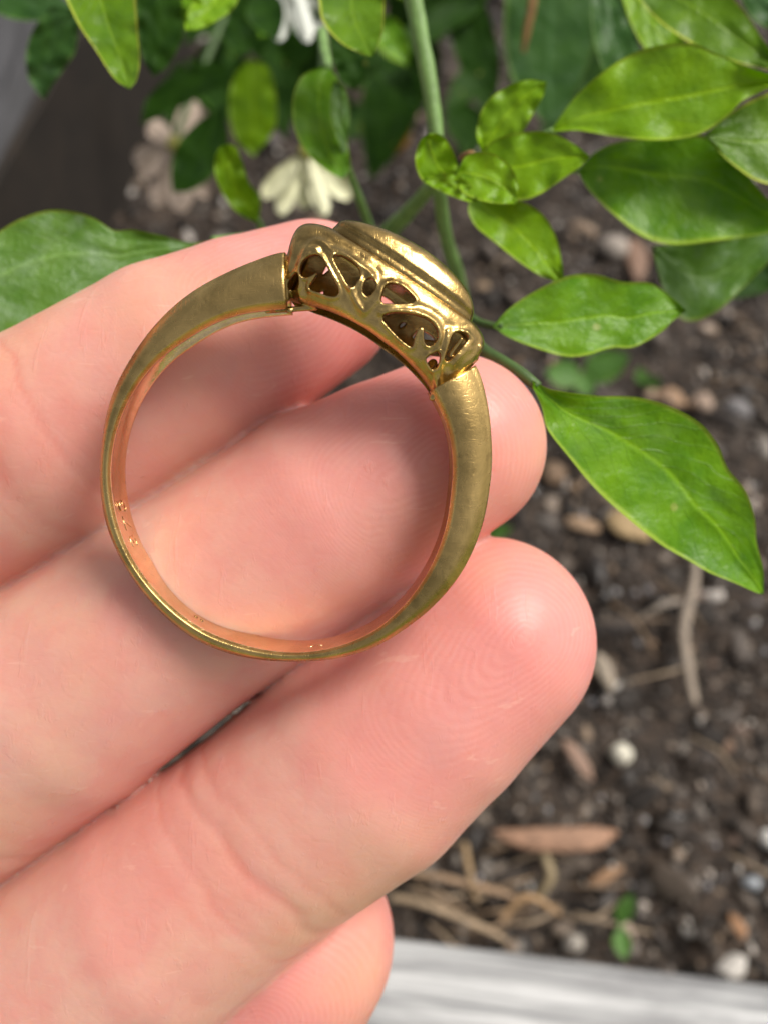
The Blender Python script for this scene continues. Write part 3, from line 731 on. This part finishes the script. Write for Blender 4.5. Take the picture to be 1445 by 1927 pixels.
# ------------------------------------------------------------------ plants
def contour_blade(U, L, d0, d1, bow=0, fold=1.0, ripple=.35, mid=.5, ns=44, nv=17, seed=0, thick=.16, curl=0.0):
    U = resample(U, ns); L = resample(L, ns); s = np.linspace(0, 1, ns)[:, None]; v = np.linspace(-1, 1, nv)[None, :]
    Mp = L*(1-mid)+U*mid
    dep = d0+(d1-d0)*s+bow*np.sin(np.pi*s)
    prof = np.abs(v)**1.4
    dd = dep-.5*fold*np.sin(np.pi*np.clip(s, .03, 1))**.5*prof + curl*prof**2*s
    ph = seed*1.7
    dd = dd+ripple*(np.sin(s*19+ph+v*1.2)*.6+np.sin(s*31+ph*2-v*2)*.4)*v*v
    dd = dd+.16*vnoise(np.stack([s*9+0*v, v*3+0*s, 0*s+0*v+seed], -1), seed)*(1-prof)
    pu = np.where((v > 0)[..., None], Mp[:, None]+(U-Mp)[:, None]*np.abs(v)[..., None], Mp[:, None]+(L-Mp)[:, None]*np.abs(v)[..., None])
    Pc = np.stack([(pu[..., 0]-722.5)/F*dd, -(pu[..., 1]-963.5)/F*dd, -dd], -1)
    rid = np.exp(-(v/.06)**2)*.12*(1-s); Pc[..., 2] += rid*.7
    n1 = ns*nv; back = Pc.copy(); nrm = -Pc/np.linalg.norm(Pc, axis=-1, keepdims=True)
    th_ = thick*(.35+.65*np.sqrt(np.clip(1-v*v, 0, 1)))*(1-.6*s); back = Pc-nrm*th_[..., None]
    Vt = np.vstack([Pc.reshape(-1, 3), back.reshape(-1, 3)]); fr = grid_faces(ns, nv)
    bd = [i*nv for i in range(ns)]+[(ns-1)*nv+j for j in range(1, nv)]+[i*nv+nv-1 for i in range(ns-2, -1, -1)]+[j for j in range(nv-2, 0, -1)]
    side = np.array([[bd[k], bd[(k+1) % len(bd)], bd[(k+1) % len(bd)]+n1, bd[k]+n1] for k in range(len(bd))])
    f = np.vstack([fr, fr[:, ::-1]+n1, side[:, ::-1]])
    uv = np.stack(np.broadcast_arrays(s, (v+1)/2), -1).reshape(-1, 2); uv = np.vstack([uv, uv])
    return cam2w(Vt), f, uv
_ls = [0]
def leaf(parent, U, L, d0, d1, mat='leaf', label=None, name='leaf', **k):
    _ls[0] += 1; k.setdefault('seed', _ls[0]); v, f, uv = contour_blade(U, L, d0, d1, **k)
    o = mesh(name, v, f, M[mat], parent, uv=uv)
    if label: o['label'] = label
    return o
def stem(parent, pts, rad, mat='stem', name='stem', n=30, **k):      # pts: (px,py,depth mm), rad in mm
    v, f, uv = tube([W(*p) for p in pts], [r*.001 for r in rad], n=n, lump=.12, **k); return mesh(name, v, f, M[mat], parent, uv=uv)

# -- right hand plant: broad glossy leaves
b = G(1180, 330, 0)
pr = empty('leafy_plant', b, label='glossy broad-leaved plant filling the right side behind the ring', cat='plant')
leaf(pr, [(1002, 716), (1040, 733), (1120, 744), (1200, 747), (1270, 768), (1322, 800), (1352, 840), (1370, 882), (1402, 922), (1420, 972), (1424, 1020), (1436, 1070), (1437, 1117)],
     [(1002, 728), (1020, 768), (1030, 808), (1070, 860), (1120, 920), (1180, 975), (1242, 1024), (1290, 1052), (1335, 1078), (1380, 1096), (1420, 1114), (1437, 1119)], 50, 54, 'leaf', bow=1.2, fold=1.4, ripple=.30, mid=.52, ns=64, nv=25, label='largest leaf, pointing down to the right')
stem(pr, [(1012, 728, 50.3), (985, 706, 50.6), (950, 682, 51.5), (905, 655, 53), (860, 600, 56), (830, 520, 60)], [.32, .36, .38, .42, .5, .5], 'stem_dark')
leaf(pr, [(928, 612), (960, 578), (1010, 545), (1070, 518), (1122, 516), (1170, 529), (1222, 531), (1252, 550), (1291, 583)],
     [(928, 616), (960, 636), (1012, 656), (1060, 670), (1100, 669), (1150, 654), (1192, 653), (1242, 626), (1266, 603), (1291, 585)], 56, 57, 'leaf', fold=.8, ripple=.35, mid=.45)
stem(pr, [(945, 614, 56), (925, 612, 56.5), (890, 600, 58), (850, 560, 60)], [.22, .25, .3, .35], 'stem_dark')
leaf(pr, [(1038, 242), (1075, 190), (1120, 145), (1180, 104), (1240, 84), (1300, 80), (1342, 96), (1400, 122), (1480, 148)],
     [(1038, 247), (1090, 245), (1150, 255), (1212, 262), (1262, 262), (1320, 250), (1372, 214), (1402, 186), (1480, 152)], 62, 58, 'leaf_young', fold=1.2, ripple=.5, mid=.42, ns=56, nv=21)
leaf(pr, [(1088, 318), (1120, 285), (1160, 268), (1212, 260), (1330, 256), (1385, 300), (1440, 370), (1500, 420)],
     [(1088, 324), (1112, 362), (1160, 408), (1212, 446), (1270, 460), (1350, 452), (1440, 440), (1500, 424)], 64, 62, 'leaf', fold=.9, mid=.62, ns=56, nv=21)
leaf(pr, [(1325, 255), (1370, 215), (1430, 180), (1520, 150), (1620, 180)], [(1325, 257), (1380, 310), (1440, 345), (1540, 350), (1620, 190)], 60, 60, 'leaf_yellow_edge', fold=.6)
leaf(pr, [(1228, 462), (1300, 456), (1380, 446), (1470, 400), (1560, 380)], [(1228, 468), (1240, 520), (1258, 572), (1292, 604), (1345, 588), (1400, 540), (1470, 470), (1560, 385)], 70, 68, 'leaf_pale', fold=.6, mid=.55)
leaf(pr, [(1180, -40), (1260, -60), (1340, -40), (1400, 20), (1440, 80), (1480, 130)], [(1180, -36), (1230, 30), (1290, 75), (1350, 105), (1420, 125), (1480, 135)], 68, 64, 'leaf_yellow_edge', fold=.7)
leaf(pr, [(1160, -60), (1220, -30), (1265, 30), (1290, 85), (1296, 130)], [(1160, -55), (1175, 10), (1200, 70), (1240, 120), (1290, 134)], 74, 72, 'leaf_young', fold=.5)
leaf(pr, [(1115, -60), (1150, -30), (1180, 30), (1205, 90), (1210, 140)], [(1115, -55), (1112, 20), (1120, 90), (1150, 150), (1208, 144)], 82, 80, 'leaf_grey', fold=.3)
leaf(pr, [(1380, -60), (1430, -50), (1500, 0), (1540, 60)], [(1380, -55), (1400, 10), (1440, 50), (1540, 64)], 76, 72, 'leaf_grey', fold=.4)
leaf(pr, [(1240, 480), (1300, 470), (1400, 480), (1500, 520)], [(1240, 484), (1290, 530), (1380, 560), (1500, 530)], 92, 95, 'leaf_dark', fold=.4)
stem(pr, [(1500, 150, 60), (1560, 230, 64), (1590, 380, 75), (1560, 520, 110), (1480, 560, 200)], [.5, .8, 1.0, 1.1, 1.2], 'stem')
stem(pr, [(1040, 245, 62), (1010, 262, 63), (960, 300, 66), (900, 340, 70)], [.25, .3, .35, .4], 'stem')
stem(pr, [(1090, 321, 64), (1060, 318, 65), (1000, 322, 67), (920, 340, 70)], [.22, .28, .3, .4], 'stem')

# -- young shoot in the centre with its tall stem
b = G(865, 560, 0)
ps = empty('young_shoot', b, label='upright green shoot with a rosette of small bright leaves above the ring head', cat='plant')
stem(ps, [(760, -120, 62), (778, 0, 63), (800, 120, 64), (820, 250, 65), (822, 330, 66), (838, 440, 72), (866, 540, 82), (880, 640, 120)], [.75, .78, .72, .62, .55, .58, .66, .8], 'stem', n=60)
stem(ps, [(815, 345, 67), (780, 385, 72), (738, 430, 80), (690, 480, 100)], [.6, .68, .85, 1.1], 'stem')
leaf(ps, [(905, 285), (896, 245), (912, 195), (948, 165), (990, 149), (1028, 152)], [(905, 290), (950, 285), (985, 245), (1005, 210), (1022, 180), (1029, 155)], 62, 60, 'leaf_young', fold=.5)
leaf(ps, [(895, 320), (915, 275), (950, 254), (1005, 246), (1045, 252), (1080, 270), (1108, 292)], [(895, 325), (925, 360), (975, 376), (1015, 365), (1060, 335), (1092, 312), (1108, 295)], 60, 57, 'leaf_young', fold=.7)
leaf(ps, [(905, 365), (945, 372), (985, 380), (1020, 402), (1045, 442), (1057, 490), (1060, 530)], [(905, 370), (880, 385), (892, 422), (930, 455), (976, 492), (1020, 520), (1060, 533)], 61, 58, 'leaf_young', fold=.6, mid=.45)
leaf(ps, [(868, 345), (858, 300), (842, 265), (822, 250), (805, 251)], [(866, 350), (830, 352), (796, 340), (781, 305), (788, 268), (804, 252)], 59, 56, 'leaf_young', fold=.6)
leaf(ps, [(858, 325), (880, 290), (925, 288), (960, 312), (974, 345), (972, 380)], [(856, 332), (868, 360), (895, 374), (932, 382), (970, 383)], 57, 56, 'leaf_young', fold=.7)
leaf(ps, [(798, 335), (830, 325), (862, 330), (888, 350), (898, 374)], [(796, 340), (815, 352), (846, 367), (880, 379), (897, 377)], 57, 56.5, 'leaf_young', fold=.5)
stem(ps, [(868, 296, 60), (884, 290, 59), (898, 296, 59.5)], [.25, .3, .2], 'stem_brown', name='bud')
stem(ps, [(820, 320, 66), (850, 330, 62), (890, 335, 61)], [.5, .5, .4], 'stem')

# -- left plant: big leaf reaching in behind the index finger
b = G(-150, 700, 0)
pl = empty('leafy_plant', b, label='broad bright leaf plant reaching in from the left behind the fingers', cat='plant')
leaf(pl, [(430, 448), (360, 455), (300, 441), (248, 431), (215, 432), (180, 410), (140, 397), (90, 394), (30, 414), (-20, 452), (-90, 540)],
     [(430, 455), (380, 470), (330, 500), (280, 535), (200, 580), (120, 612), (50, 630), (-20, 638), (-90, 560)], 62, 55, 'leaf_pale', fold=.9, mid=.60, ns=64, nv=25, ripple=.4)
stem(pl, [(400, 452, 61.5), (460, 446, 64), (540, 440, 72), (600, 450, 90)], [.3, .35, .4, .5], 'stem')
leaf(pl, [(488, 415), (490, 372), (468, 340), (456, 302), (446, 278), (432, 269)], [(484, 417), (455, 405), (430, 380), (408, 338), (404, 300), (414, 277), (430, 270)], 76, 72, 'leaf_young', fold=.5)
stem(pl, [(485, 412, 76), (500, 450, 82), (520, 520, 100)], [.3, .35, .5], 'stem')

# -- upper plant hanging into the top of the frame, with flowers
b = G(560, 40, 0)
pt = empty('flowering_plant', b, label='plant with cream daisy-like flowers and hanging leaves at the top of the picture', cat='plant')
leaf(pt, [(250, -60), (256, 0), (260, 60), (264, 110), (258, 148), (245, 166)], [(100, -60), (130, 10), (152, 52), (182, 96), (214, 145), (243, 167)], 62, 60, 'leaf_yellow_edge', fold=.9)
leaf(pt, [(340, -60), (344, 20), (342, 70), (320, 118), (292, 142)], [(250, -60), (256, 20), (262, 80), (275, 122), (290, 143)], 82, 84, 'leaf_dark', fold=.4)
leaf(pt, [(455, -20), (440, 15), (405, 40), (375, 54), (352, 57)], [(385, -40), (365, 0), (350, 30), (348, 50), (351, 58)], 70, 68, 'leaf_young', fold=.5)
leaf(pt, [(160, 20), (148, 60), (140, 100), (112, 140), (95, 165), (85, 185)], [(100, 10), (65, 50), (50, 95), (52, 140), (70, 172), (84, 186)], 84, 88, 'leaf_grey', fold=.5)
leaf(pt, [(-80, -60), (0, -60), (90, -20), (150, 20)], [(-80, -55), (-10, 20), (60, 38), (150, 24)], 92, 88, 'leaf_grey', fold=.4)
leaf(pt, [(722, -60), (724, 0), (720, 60), (703, 104)], [(590, -60), (600, 0), (608, 40), (640, 78), (680, 100), (701, 105)], 64, 61, 'leaf_yellow_edge', fold=.9)
leaf(pt, [(618, 122), (642, 160), (655, 215), (655, 265), (660, 310), (648, 335)], [(612, 122), (572, 140), (552, 182), (554, 240), (580, 290), (618, 322), (646, 336)], 70, 68, 'leaf', fold=.8)
leaf(pt, [(628, 150), (650, 165), (660, 210), (655, 255), (650, 290)], [(628, 155), (622, 190), (624, 225), (636, 262), (648, 291)], 67, 67, 'leaf_pale', fold=.3, ripple=.1, label='pale scarred margin')
stem(pt, [(606, 60, 74), (612, 100, 72), (618, 130, 70)], [.5, .5, .4], 'stem')
stem(pt, [(645, 240, 67.5), (652, 300, 69), (668, 350, 73), (690, 410, 80), (710, 480, 100)], [.25, .3, .36, .4, .5], 'stem')
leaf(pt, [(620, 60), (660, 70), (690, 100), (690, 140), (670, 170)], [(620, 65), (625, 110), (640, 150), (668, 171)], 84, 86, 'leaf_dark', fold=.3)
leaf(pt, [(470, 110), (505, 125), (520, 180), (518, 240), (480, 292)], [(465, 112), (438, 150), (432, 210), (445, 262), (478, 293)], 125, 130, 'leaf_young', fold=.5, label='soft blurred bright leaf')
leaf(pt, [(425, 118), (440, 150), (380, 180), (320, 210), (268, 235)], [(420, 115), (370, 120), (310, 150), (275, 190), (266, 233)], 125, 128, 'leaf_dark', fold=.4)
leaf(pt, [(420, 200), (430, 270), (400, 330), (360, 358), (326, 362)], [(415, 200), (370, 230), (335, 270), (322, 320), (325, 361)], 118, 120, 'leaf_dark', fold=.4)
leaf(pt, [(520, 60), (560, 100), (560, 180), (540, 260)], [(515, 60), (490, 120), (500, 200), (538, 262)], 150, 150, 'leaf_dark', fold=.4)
def flower(parent, apex, tips, d, wpx, mat, label, droop=2.0):
    c = W(*apex, d); fl = bpy.data.objects.new('flower', None); link(fl, parent, c); fl['label'] = label
    for k, (x, y) in enumerate(tips):
        ax_, ay = apex; dx, dy = x-ax_, y-ay; L = math.hypot(dx, dy); nx, ny = -dy/L, dx/L; w = wpx*(.85+.3*random.random())
        U = [(ax_, ay), (ax_+dx*.35+nx*w*.8, ay+dy*.35+ny*w*.8), (ax_+dx*.75+nx*w, ay+dy*.75+ny*w), (ax_+dx*.95+nx*w*.5, ay+dy*.95+ny*w*.5), (x, y)]
        Lw = [(ax_, ay), (ax_+dx*.35-nx*w*.8, ay+dy*.35-ny*w*.8), (ax_+dx*.75-nx*w, ay+dy*.75-ny*w), (ax_+dx*.95-nx*w*.5, ay+dy*.95-ny*w*.5), (x, y)]
        v, f, uv = contour_blade(U, Lw, d+(k*7 % 5)*.9, d+droop+(k*7 % 5)*1.6-(k % 2)*3, fold=(-1.6 if k % 2 else 1.2), ripple=.3, ns=16, nv=7, seed=k+3); mesh('petal', v, f, M[mat], fl, loc=c, uv=uv)
    v, f = ICO[2]; rr = wpx*.75/F*d*.001; mesh('flower_centre', c+v*rr, f, M['disc'], fl, loc=c)
    return fl
flower(pt, (575, 285), [(494, 372), (526, 404), (574, 394), (614, 405), (662, 374)], 118, 20, 'petal', 'drooping cream flower behind the ring head')
flower(pt, (545, -60), [(500, 20), (524, 78), (556, 40), (582, 80), (606, 60)], 112, 22, 'petal_white', 'white flower cut by the top edge of the picture')
flower(pt, (330, 270), [(262, 330), (290, 390), (250, 300), (345, 400), (395, 372), (280, 230), (370, 190), (300, 350), (318, 395)], 165, 22, 'petal_dry', 'withered pinkish flower', droop=5)
flower(pt, (1390, 360), [(1440, 352), (1460, 375)], 100, 7, 'petal_white', 'sliver of white flower at the right edge') if False else None
stem(pt, [(575, 285, 119), (600, 200, 125), (610, 60, 140), (600, -60, 150)], [.5, .5, .6, .7], 'stem_dark')
stem(pt, [(545, -60, 113), (560, -160, 125), (590, -200, 140)], [.5, .6, .7], 'stem_dark')
stem(pt, [(330, 270, 166), (360, 180, 172), (420, 40, 180), (470, -80, 190)], [.6, .7, .9, 1], 'stem_dark')

# -- dark shrub behind: blade leaves, orange leaf, brown stalk
pb = empty('dark_shrub', G(900, 120, 0), label='dark green strap-leaved shrub in the shade behind the stems', cat='shrub')
leaf(pb, [(955, -80), (950, 0), (948, 80), (965, 150), (1010, 215), (1040, 235)], [(1130, -80), (1125, 0), (1120, 80), (1090, 160), (1060, 215), (1042, 236)], 115, 120, 'leaf_grey', fold=.6, ripple=.2, label='broad blue-green blade')
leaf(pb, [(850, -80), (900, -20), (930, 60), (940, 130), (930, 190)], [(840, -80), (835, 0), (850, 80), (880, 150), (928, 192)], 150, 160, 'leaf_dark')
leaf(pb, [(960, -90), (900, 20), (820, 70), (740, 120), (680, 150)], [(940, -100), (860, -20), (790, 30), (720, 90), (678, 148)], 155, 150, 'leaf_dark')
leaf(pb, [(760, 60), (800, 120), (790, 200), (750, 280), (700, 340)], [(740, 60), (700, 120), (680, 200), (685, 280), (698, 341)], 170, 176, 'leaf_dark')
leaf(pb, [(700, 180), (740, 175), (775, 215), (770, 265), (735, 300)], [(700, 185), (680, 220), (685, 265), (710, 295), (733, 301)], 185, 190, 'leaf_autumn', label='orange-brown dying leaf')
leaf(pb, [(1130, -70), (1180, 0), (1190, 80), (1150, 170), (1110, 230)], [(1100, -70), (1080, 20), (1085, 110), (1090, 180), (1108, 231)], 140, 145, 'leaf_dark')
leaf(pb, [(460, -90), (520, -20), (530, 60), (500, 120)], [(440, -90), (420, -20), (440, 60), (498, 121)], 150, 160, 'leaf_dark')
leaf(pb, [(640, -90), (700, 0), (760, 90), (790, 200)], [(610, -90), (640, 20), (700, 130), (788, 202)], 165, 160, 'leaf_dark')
stem(pb, [(1008, -60, 112), (1000, 10, 113), (990, 60, 114), (984, 98, 115)], [.6, .65, .5, .3], 'stem_brown', name='brown_stalk')
rr_ = random.Random(23)
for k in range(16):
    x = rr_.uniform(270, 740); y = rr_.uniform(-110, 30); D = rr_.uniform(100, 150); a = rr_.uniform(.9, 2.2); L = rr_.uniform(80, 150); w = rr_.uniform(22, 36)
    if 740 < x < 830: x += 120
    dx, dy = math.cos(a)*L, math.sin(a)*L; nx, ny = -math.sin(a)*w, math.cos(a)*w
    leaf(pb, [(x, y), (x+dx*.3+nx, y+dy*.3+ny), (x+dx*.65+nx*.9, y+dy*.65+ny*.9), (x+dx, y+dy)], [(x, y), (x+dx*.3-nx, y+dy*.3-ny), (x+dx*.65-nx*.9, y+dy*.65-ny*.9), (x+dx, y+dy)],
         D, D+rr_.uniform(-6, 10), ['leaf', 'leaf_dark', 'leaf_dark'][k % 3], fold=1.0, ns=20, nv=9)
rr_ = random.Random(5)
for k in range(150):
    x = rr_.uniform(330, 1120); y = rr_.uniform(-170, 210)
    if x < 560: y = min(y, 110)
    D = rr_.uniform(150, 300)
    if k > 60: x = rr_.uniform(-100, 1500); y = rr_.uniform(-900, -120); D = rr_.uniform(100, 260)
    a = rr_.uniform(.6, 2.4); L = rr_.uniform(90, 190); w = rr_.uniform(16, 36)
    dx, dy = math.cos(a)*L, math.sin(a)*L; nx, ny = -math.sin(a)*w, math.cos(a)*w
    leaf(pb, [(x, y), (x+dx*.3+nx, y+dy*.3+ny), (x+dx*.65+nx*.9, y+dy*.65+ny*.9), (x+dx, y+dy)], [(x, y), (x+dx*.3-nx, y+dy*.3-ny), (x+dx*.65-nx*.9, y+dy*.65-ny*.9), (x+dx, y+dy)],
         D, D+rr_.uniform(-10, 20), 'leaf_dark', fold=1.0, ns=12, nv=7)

# ------------------------------------------------------------------ debris lying on the soil
def wchip(px0, py0, px1, py1, wpx, col, name, label, cat, group=None, h=.3, lift=.0004, arch=0.0, seed=1, rough=.75):
    a, b_ = G(px0, py0, .003), G(px1, py1, .003); L = np.linalg.norm(b_-a); c = (a+b_)/2; u = (b_-a)/L; s = np.cross([0, 0, 1.], u)
    w = np.linalg.norm(G((px0+px1)/2, (py0+py1)/2+wpx/2, .003)-G((px0+px1)/2, (py0+py1)/2-wpx/2, .003))/2
    v0, f0 = ICO[3]; v = v0*(1+.22*vnoise(v0*2.1+seed*5.7, seed)[:, None]); x, y, z = v[:, 0], v[:, 1], v[:, 2]
    x = np.sign(x)*np.abs(x)**.8
    P = c+u*(x*L/2)[:, None]+s*(y*w*(1-.25*x*x)+arch*L*(1-x*x)*.5)[:, None]; P[:, 2] += z*w*h+lift+float(soil_h(np.array(c[0]), np.array(c[1])))+.0012*(1-x*x)
    key = 'deb%.2f%.2f%.2f' % col
    if key not in M: M[key] = plain(name+'_matter', col, rough, 500, .4, .0005)
    return mesh(name, P, f0, M[key], None, loc=c, label=label, cat=cat, group=group)
wchip(925, 1574, 1156, 1576, 46, (.28, .16, .10), 'bark_chip', 'long reddish-tan bark chip lying just above the white board', 'bark chip', arch=-.10, lift=.006, seed=3)
wchip(1146, 1418, 1188, 1422, 38, (.72, .68, .56), 'perlite_grain', 'brightest cream grain on the soil right of the ring finger', 'grit', h=.9, seed=4)
wchip(1058, 1775, 1100, 1777, 36, (.42, .38, .33), 'perlite_grain', 'grey-white grain next to the white board below the bark chip', 'grit', h=.9, seed=5)
wchip(1392, 1660, 1428, 1664, 28, (.42, .45, .48), 'perlite_grain', 'blue-grey grain near the lower right edge of the picture', 'grit', h=.9, seed=6)
wchip(1425, 1578, 1460, 1584, 34, (.70, .68, .64), 'perlite_grain', 'white grain cut by the right edge of the picture', 'grit', h=.9, seed=16)
wchip(1140, 970, 1215, 1015, 48, (.34, .24, .12), 'bark_chip', 'tan flake beneath the big right leaf', 'bark chip', seed=7)
wchip(1020, 882, 1062, 903, 38, (.22, .145, .09), 'bark_chip', 'rounded orange-tan flake beside the middle fingertip', 'bark chip', h=.6, seed=8)
wchip(1235, 738, 1290, 758, 30, (.27, .17, .10), 'bark_chip', 'orange-tan flake above the big right leaf', 'bark chip', seed=9)
wchip(1302, 748, 1345, 762, 30, (.30, .22, .165), 'bark_chip', 'pinkish pale flake above the big right leaf', 'bark chip', h=.35, seed=10)
wchip(1362, 760, 1412, 785, 30, (.20, .19, .19), 'pebble', 'grey pebble at the right above the big leaf', 'pebble', h=.7, seed=11)
wchip(1128, 455, 1175, 490, 36, (.30, .26, .22), 'pebble', 'pale pebble between the two right-hand leaves', 'pebble', h=.7, seed=12)
wchip(1190, 455, 1198, 540, 30, (.20, .12, .08), 'bark_chip', 'upright brown sliver beside the pale pebble', 'bark chip', seed=13)
wchip(1055, 1395, 1110, 1470, 26, (.28, .18, .13), 'bark_chip', 'narrow pinkish-brown sliver left of the cream grain', 'bark chip', seed=14)
wchip(1060, 980, 1130, 1000, 26, (.30, .20, .12), 'bark_chip', 'short brown sliver between fingertip and tan flake', 'bark chip', seed=15)
wchip(1120, 1230, 1150, 1300, 30, (.30, .25, .19), 'bark_chip', 'greyish tan sliver right of the ring fingertip', 'bark chip', seed=17)
wchip(1105, 1668, 1170, 1632, 24, (.26, .15, .08), 'bark_chip', 'brown sliver between bark chip and seedling', 'bark chip', seed=18)
wchip(1360, 1720, 1385, 1770, 26, (.30, .16, .08), 'bark_chip', 'reddish sliver in the lower right corner', 'bark chip', seed=19)
rr_ = random.Random(11)
cols = [(.16, .10, .065), (.24, .15, .09), (.11, .07, .05), (.30, .21, .13), (.19, .15, .12)]
for k in range(44):
    x = rr_.uniform(690, 1445); y = rr_.uniform(430, 1770)
    if x < 1100 and y > 1000 and y < 2500-x: continue
    L = rr_.uniform(16, 50); a = rr_.uniform(0, 6.28)
    wchip(x, y, x+math.cos(a)*L, y+math.sin(a)*L*.8, rr_.uniform(8, 18), cols[k % 5], 'wood_sliver', 'small brown wood sliver scattered on the soil', 'wood sliver', 'wood slivers scattered on the soil', seed=30+k)
for k in range(60):
    x = rr_.uniform(740, 1445); y = rr_.uniform(600, 1770)
    if x < 1100 and y > 1000 and y < 2500-x: continue
    L = rr_.uniform(7, 16)
    wchip(x, y, x+L, y+2, L*.9, [(.34, .33, .33), (.42, .40, .37), (.27, .26, .27)][k % 3], 'grit_grain', 'small pale grit grain scattered on the soil', 'grit', 'pale grit grains scattered on the soil', h=.9, seed=130+k, rough=.35)
def straw(pts, r, col, name, label, cat, group=None, flat=.6):
    P = [G(x, y, .004)+np.array([0, 0, z]) for (x, y, z) in pts]; v, f, uv = tube(P, r, n=26, sides=8, lump=.25, flat=flat)
    key = 'str%.2f%.2f%.2f' % col
    if key not in M: M[key] = plain(name+'_fibre', col, .7, 600, .35, .0003)
    return mesh(name, v, f, M[key], None, loc=P[0], uv=uv, label=label, cat=cat, group=group)
straw([(1302, 1060, .004), (1290, 1130, .006), (1276, 1190, .005), (1284, 1260, .004), (1303, 1330, .002)], [.0011, .0013, .0016, .0014, .0013], (.27, .22, .17), 'dry_stalk', 'pale twisted dry stalk below the tip of the big leaf', 'stalk')
straw([(1280, 1140, .004), (1240, 1150, .005), (1200, 1168, .002)], [.0009, .001, .0006], (.24, .20, .16), 'dry_stalk', 'short pale dry stalk branching left of the twisted one', 'stalk')
straw([(1012, 1585, .006), (1022, 1620, .004), (1030, 1650, .004), (1012, 1690, .001)], [.0012, .0013, .0012, .001], (.27, .21, .12), 'dry_stalk', 'tan curved stalk under the long bark chip', 'stalk')
straw([(720, 1640, .004), (800, 1650, .006), (900, 1672, .005), (1000, 1700, .002)], [.0007, .0009, .0009, .0006], (.26, .17, .10), 'dry_straw', 'long brown straw nearest to the bark chip above the board', 'straw')
straw([(735, 1690, .003), (800, 1705, .005), (900, 1745, .004), (950, 1770, .002)], [.0009, .001, .0009, .0006], (.30, .22, .14), 'dry_straw', 'tan straw beside the little fingertip above the board', 'straw')
straw([(870, 1590, .004), (880, 1650, .006), (895, 1700, .003)], [.0008, .0009, .0007], (.28, .19, .10), 'dry_straw', 'short upright tan straw left of the curved stalk', 'straw')
straw([(940, 1730, .003), (985, 1690, .005), (1050, 1720, .002)], [.0007, .0009, .0006], (.32, .20, .10), 'dry_straw', 'bent orange straw under the curved stalk', 'straw')
for k in range(46):
    x = rr_.uniform(700, 1445); y = rr_.uniform(500, 1760)
    if k < 16: x = rr_.uniform(740, 1060); y = rr_.uniform(1560, 1770)
    elif x < 1100 and y > 1000 and y < 2500-x: continue
    a = rr_.uniform(-.6, .9); L = rr_.uniform(50, 150); q = rr_.uniform(-18, 18)
    straw([(x, y, .001), (x+math.cos(a)*L*.5+q*.3, y+math.sin(a)*L*.5+q, .004), (x+math.cos(a)*L, y+math.sin(a)*L, .001)], [.0003, .0005, .0002], [(.22, .15, .09), (.16, .11, .07), (.28, .21, .14)][k % 3],
          'root_fibre', 'thin brown root fibre lying on the soil', 'root fibre', 'root fibres scattered on the soil')

# seedlings
def seedling(pairs, D, base_px, label):
    r = empty('seedling', G(*base_px, 0), label=label, cat='seedling')
    for (x0, y0, x1, y1, w) in pairs:
        dx, dy = x1-x0, y1-y0; L = math.hypot(dx, dy); nx, ny = -dy/L*w, dx/L*w
        leaf(r, [(x0, y0), (x0+dx*.3+nx, y0+dy*.3+ny), (x0+dx*.7+nx*.85, y0+dy*.7+ny*.85), (x1, y1)], [(x0, y0), (x0+dx*.3-nx, y0+dy*.3-ny), (x0+dx*.7-nx*.85, y0+dy*.7-ny*.85), (x1, y1)], D, D-3, 'seedling', fold=.8, ns=14, nv=7, ripple=.1)
    x0, y0 = pairs[0][:2]; v, f, uv = tube([W(x0, y0, D), (W(x0, y0, D)+G(*base_px, 0))/2, G(*base_px, 0)], [.0006, .0007, .0008], n=10, sides=8); mesh('stem', v, f, M['stem'], r, uv=uv)
seedling([(1166, 1742, 1190, 1680, 17), (1166, 1745, 1176, 1808, 17)], 168, (1166, 1744), 'tiny two-leaved green seedling near the white board')
seedling([(1095, 705, 1025, 700, 26), (1095, 705, 1110, 745, 20), (1095, 705, 1185, 668, 30)], 175, (1095, 715), 'blurred pale green seedling between the two right-hand leaves')
seedling([(1215, 722, 1200, 690, 12), (1215, 722, 1245, 715, 12)], 220, (1215, 726), 'smaller yellow-green seedling above the big right leaf')
seedling([(900, 1010, 925, 985, 14), (900, 1010, 965, 992, 14)], 150, (900, 1015), 'green seedling peeping out between middle and ring fingertips')
seedling([(925, 1470, 955, 1440, 11), (925, 1470, 930, 1500, 8)], 180, (925, 1474), 'tiny green seedling touching the ring finger edge')
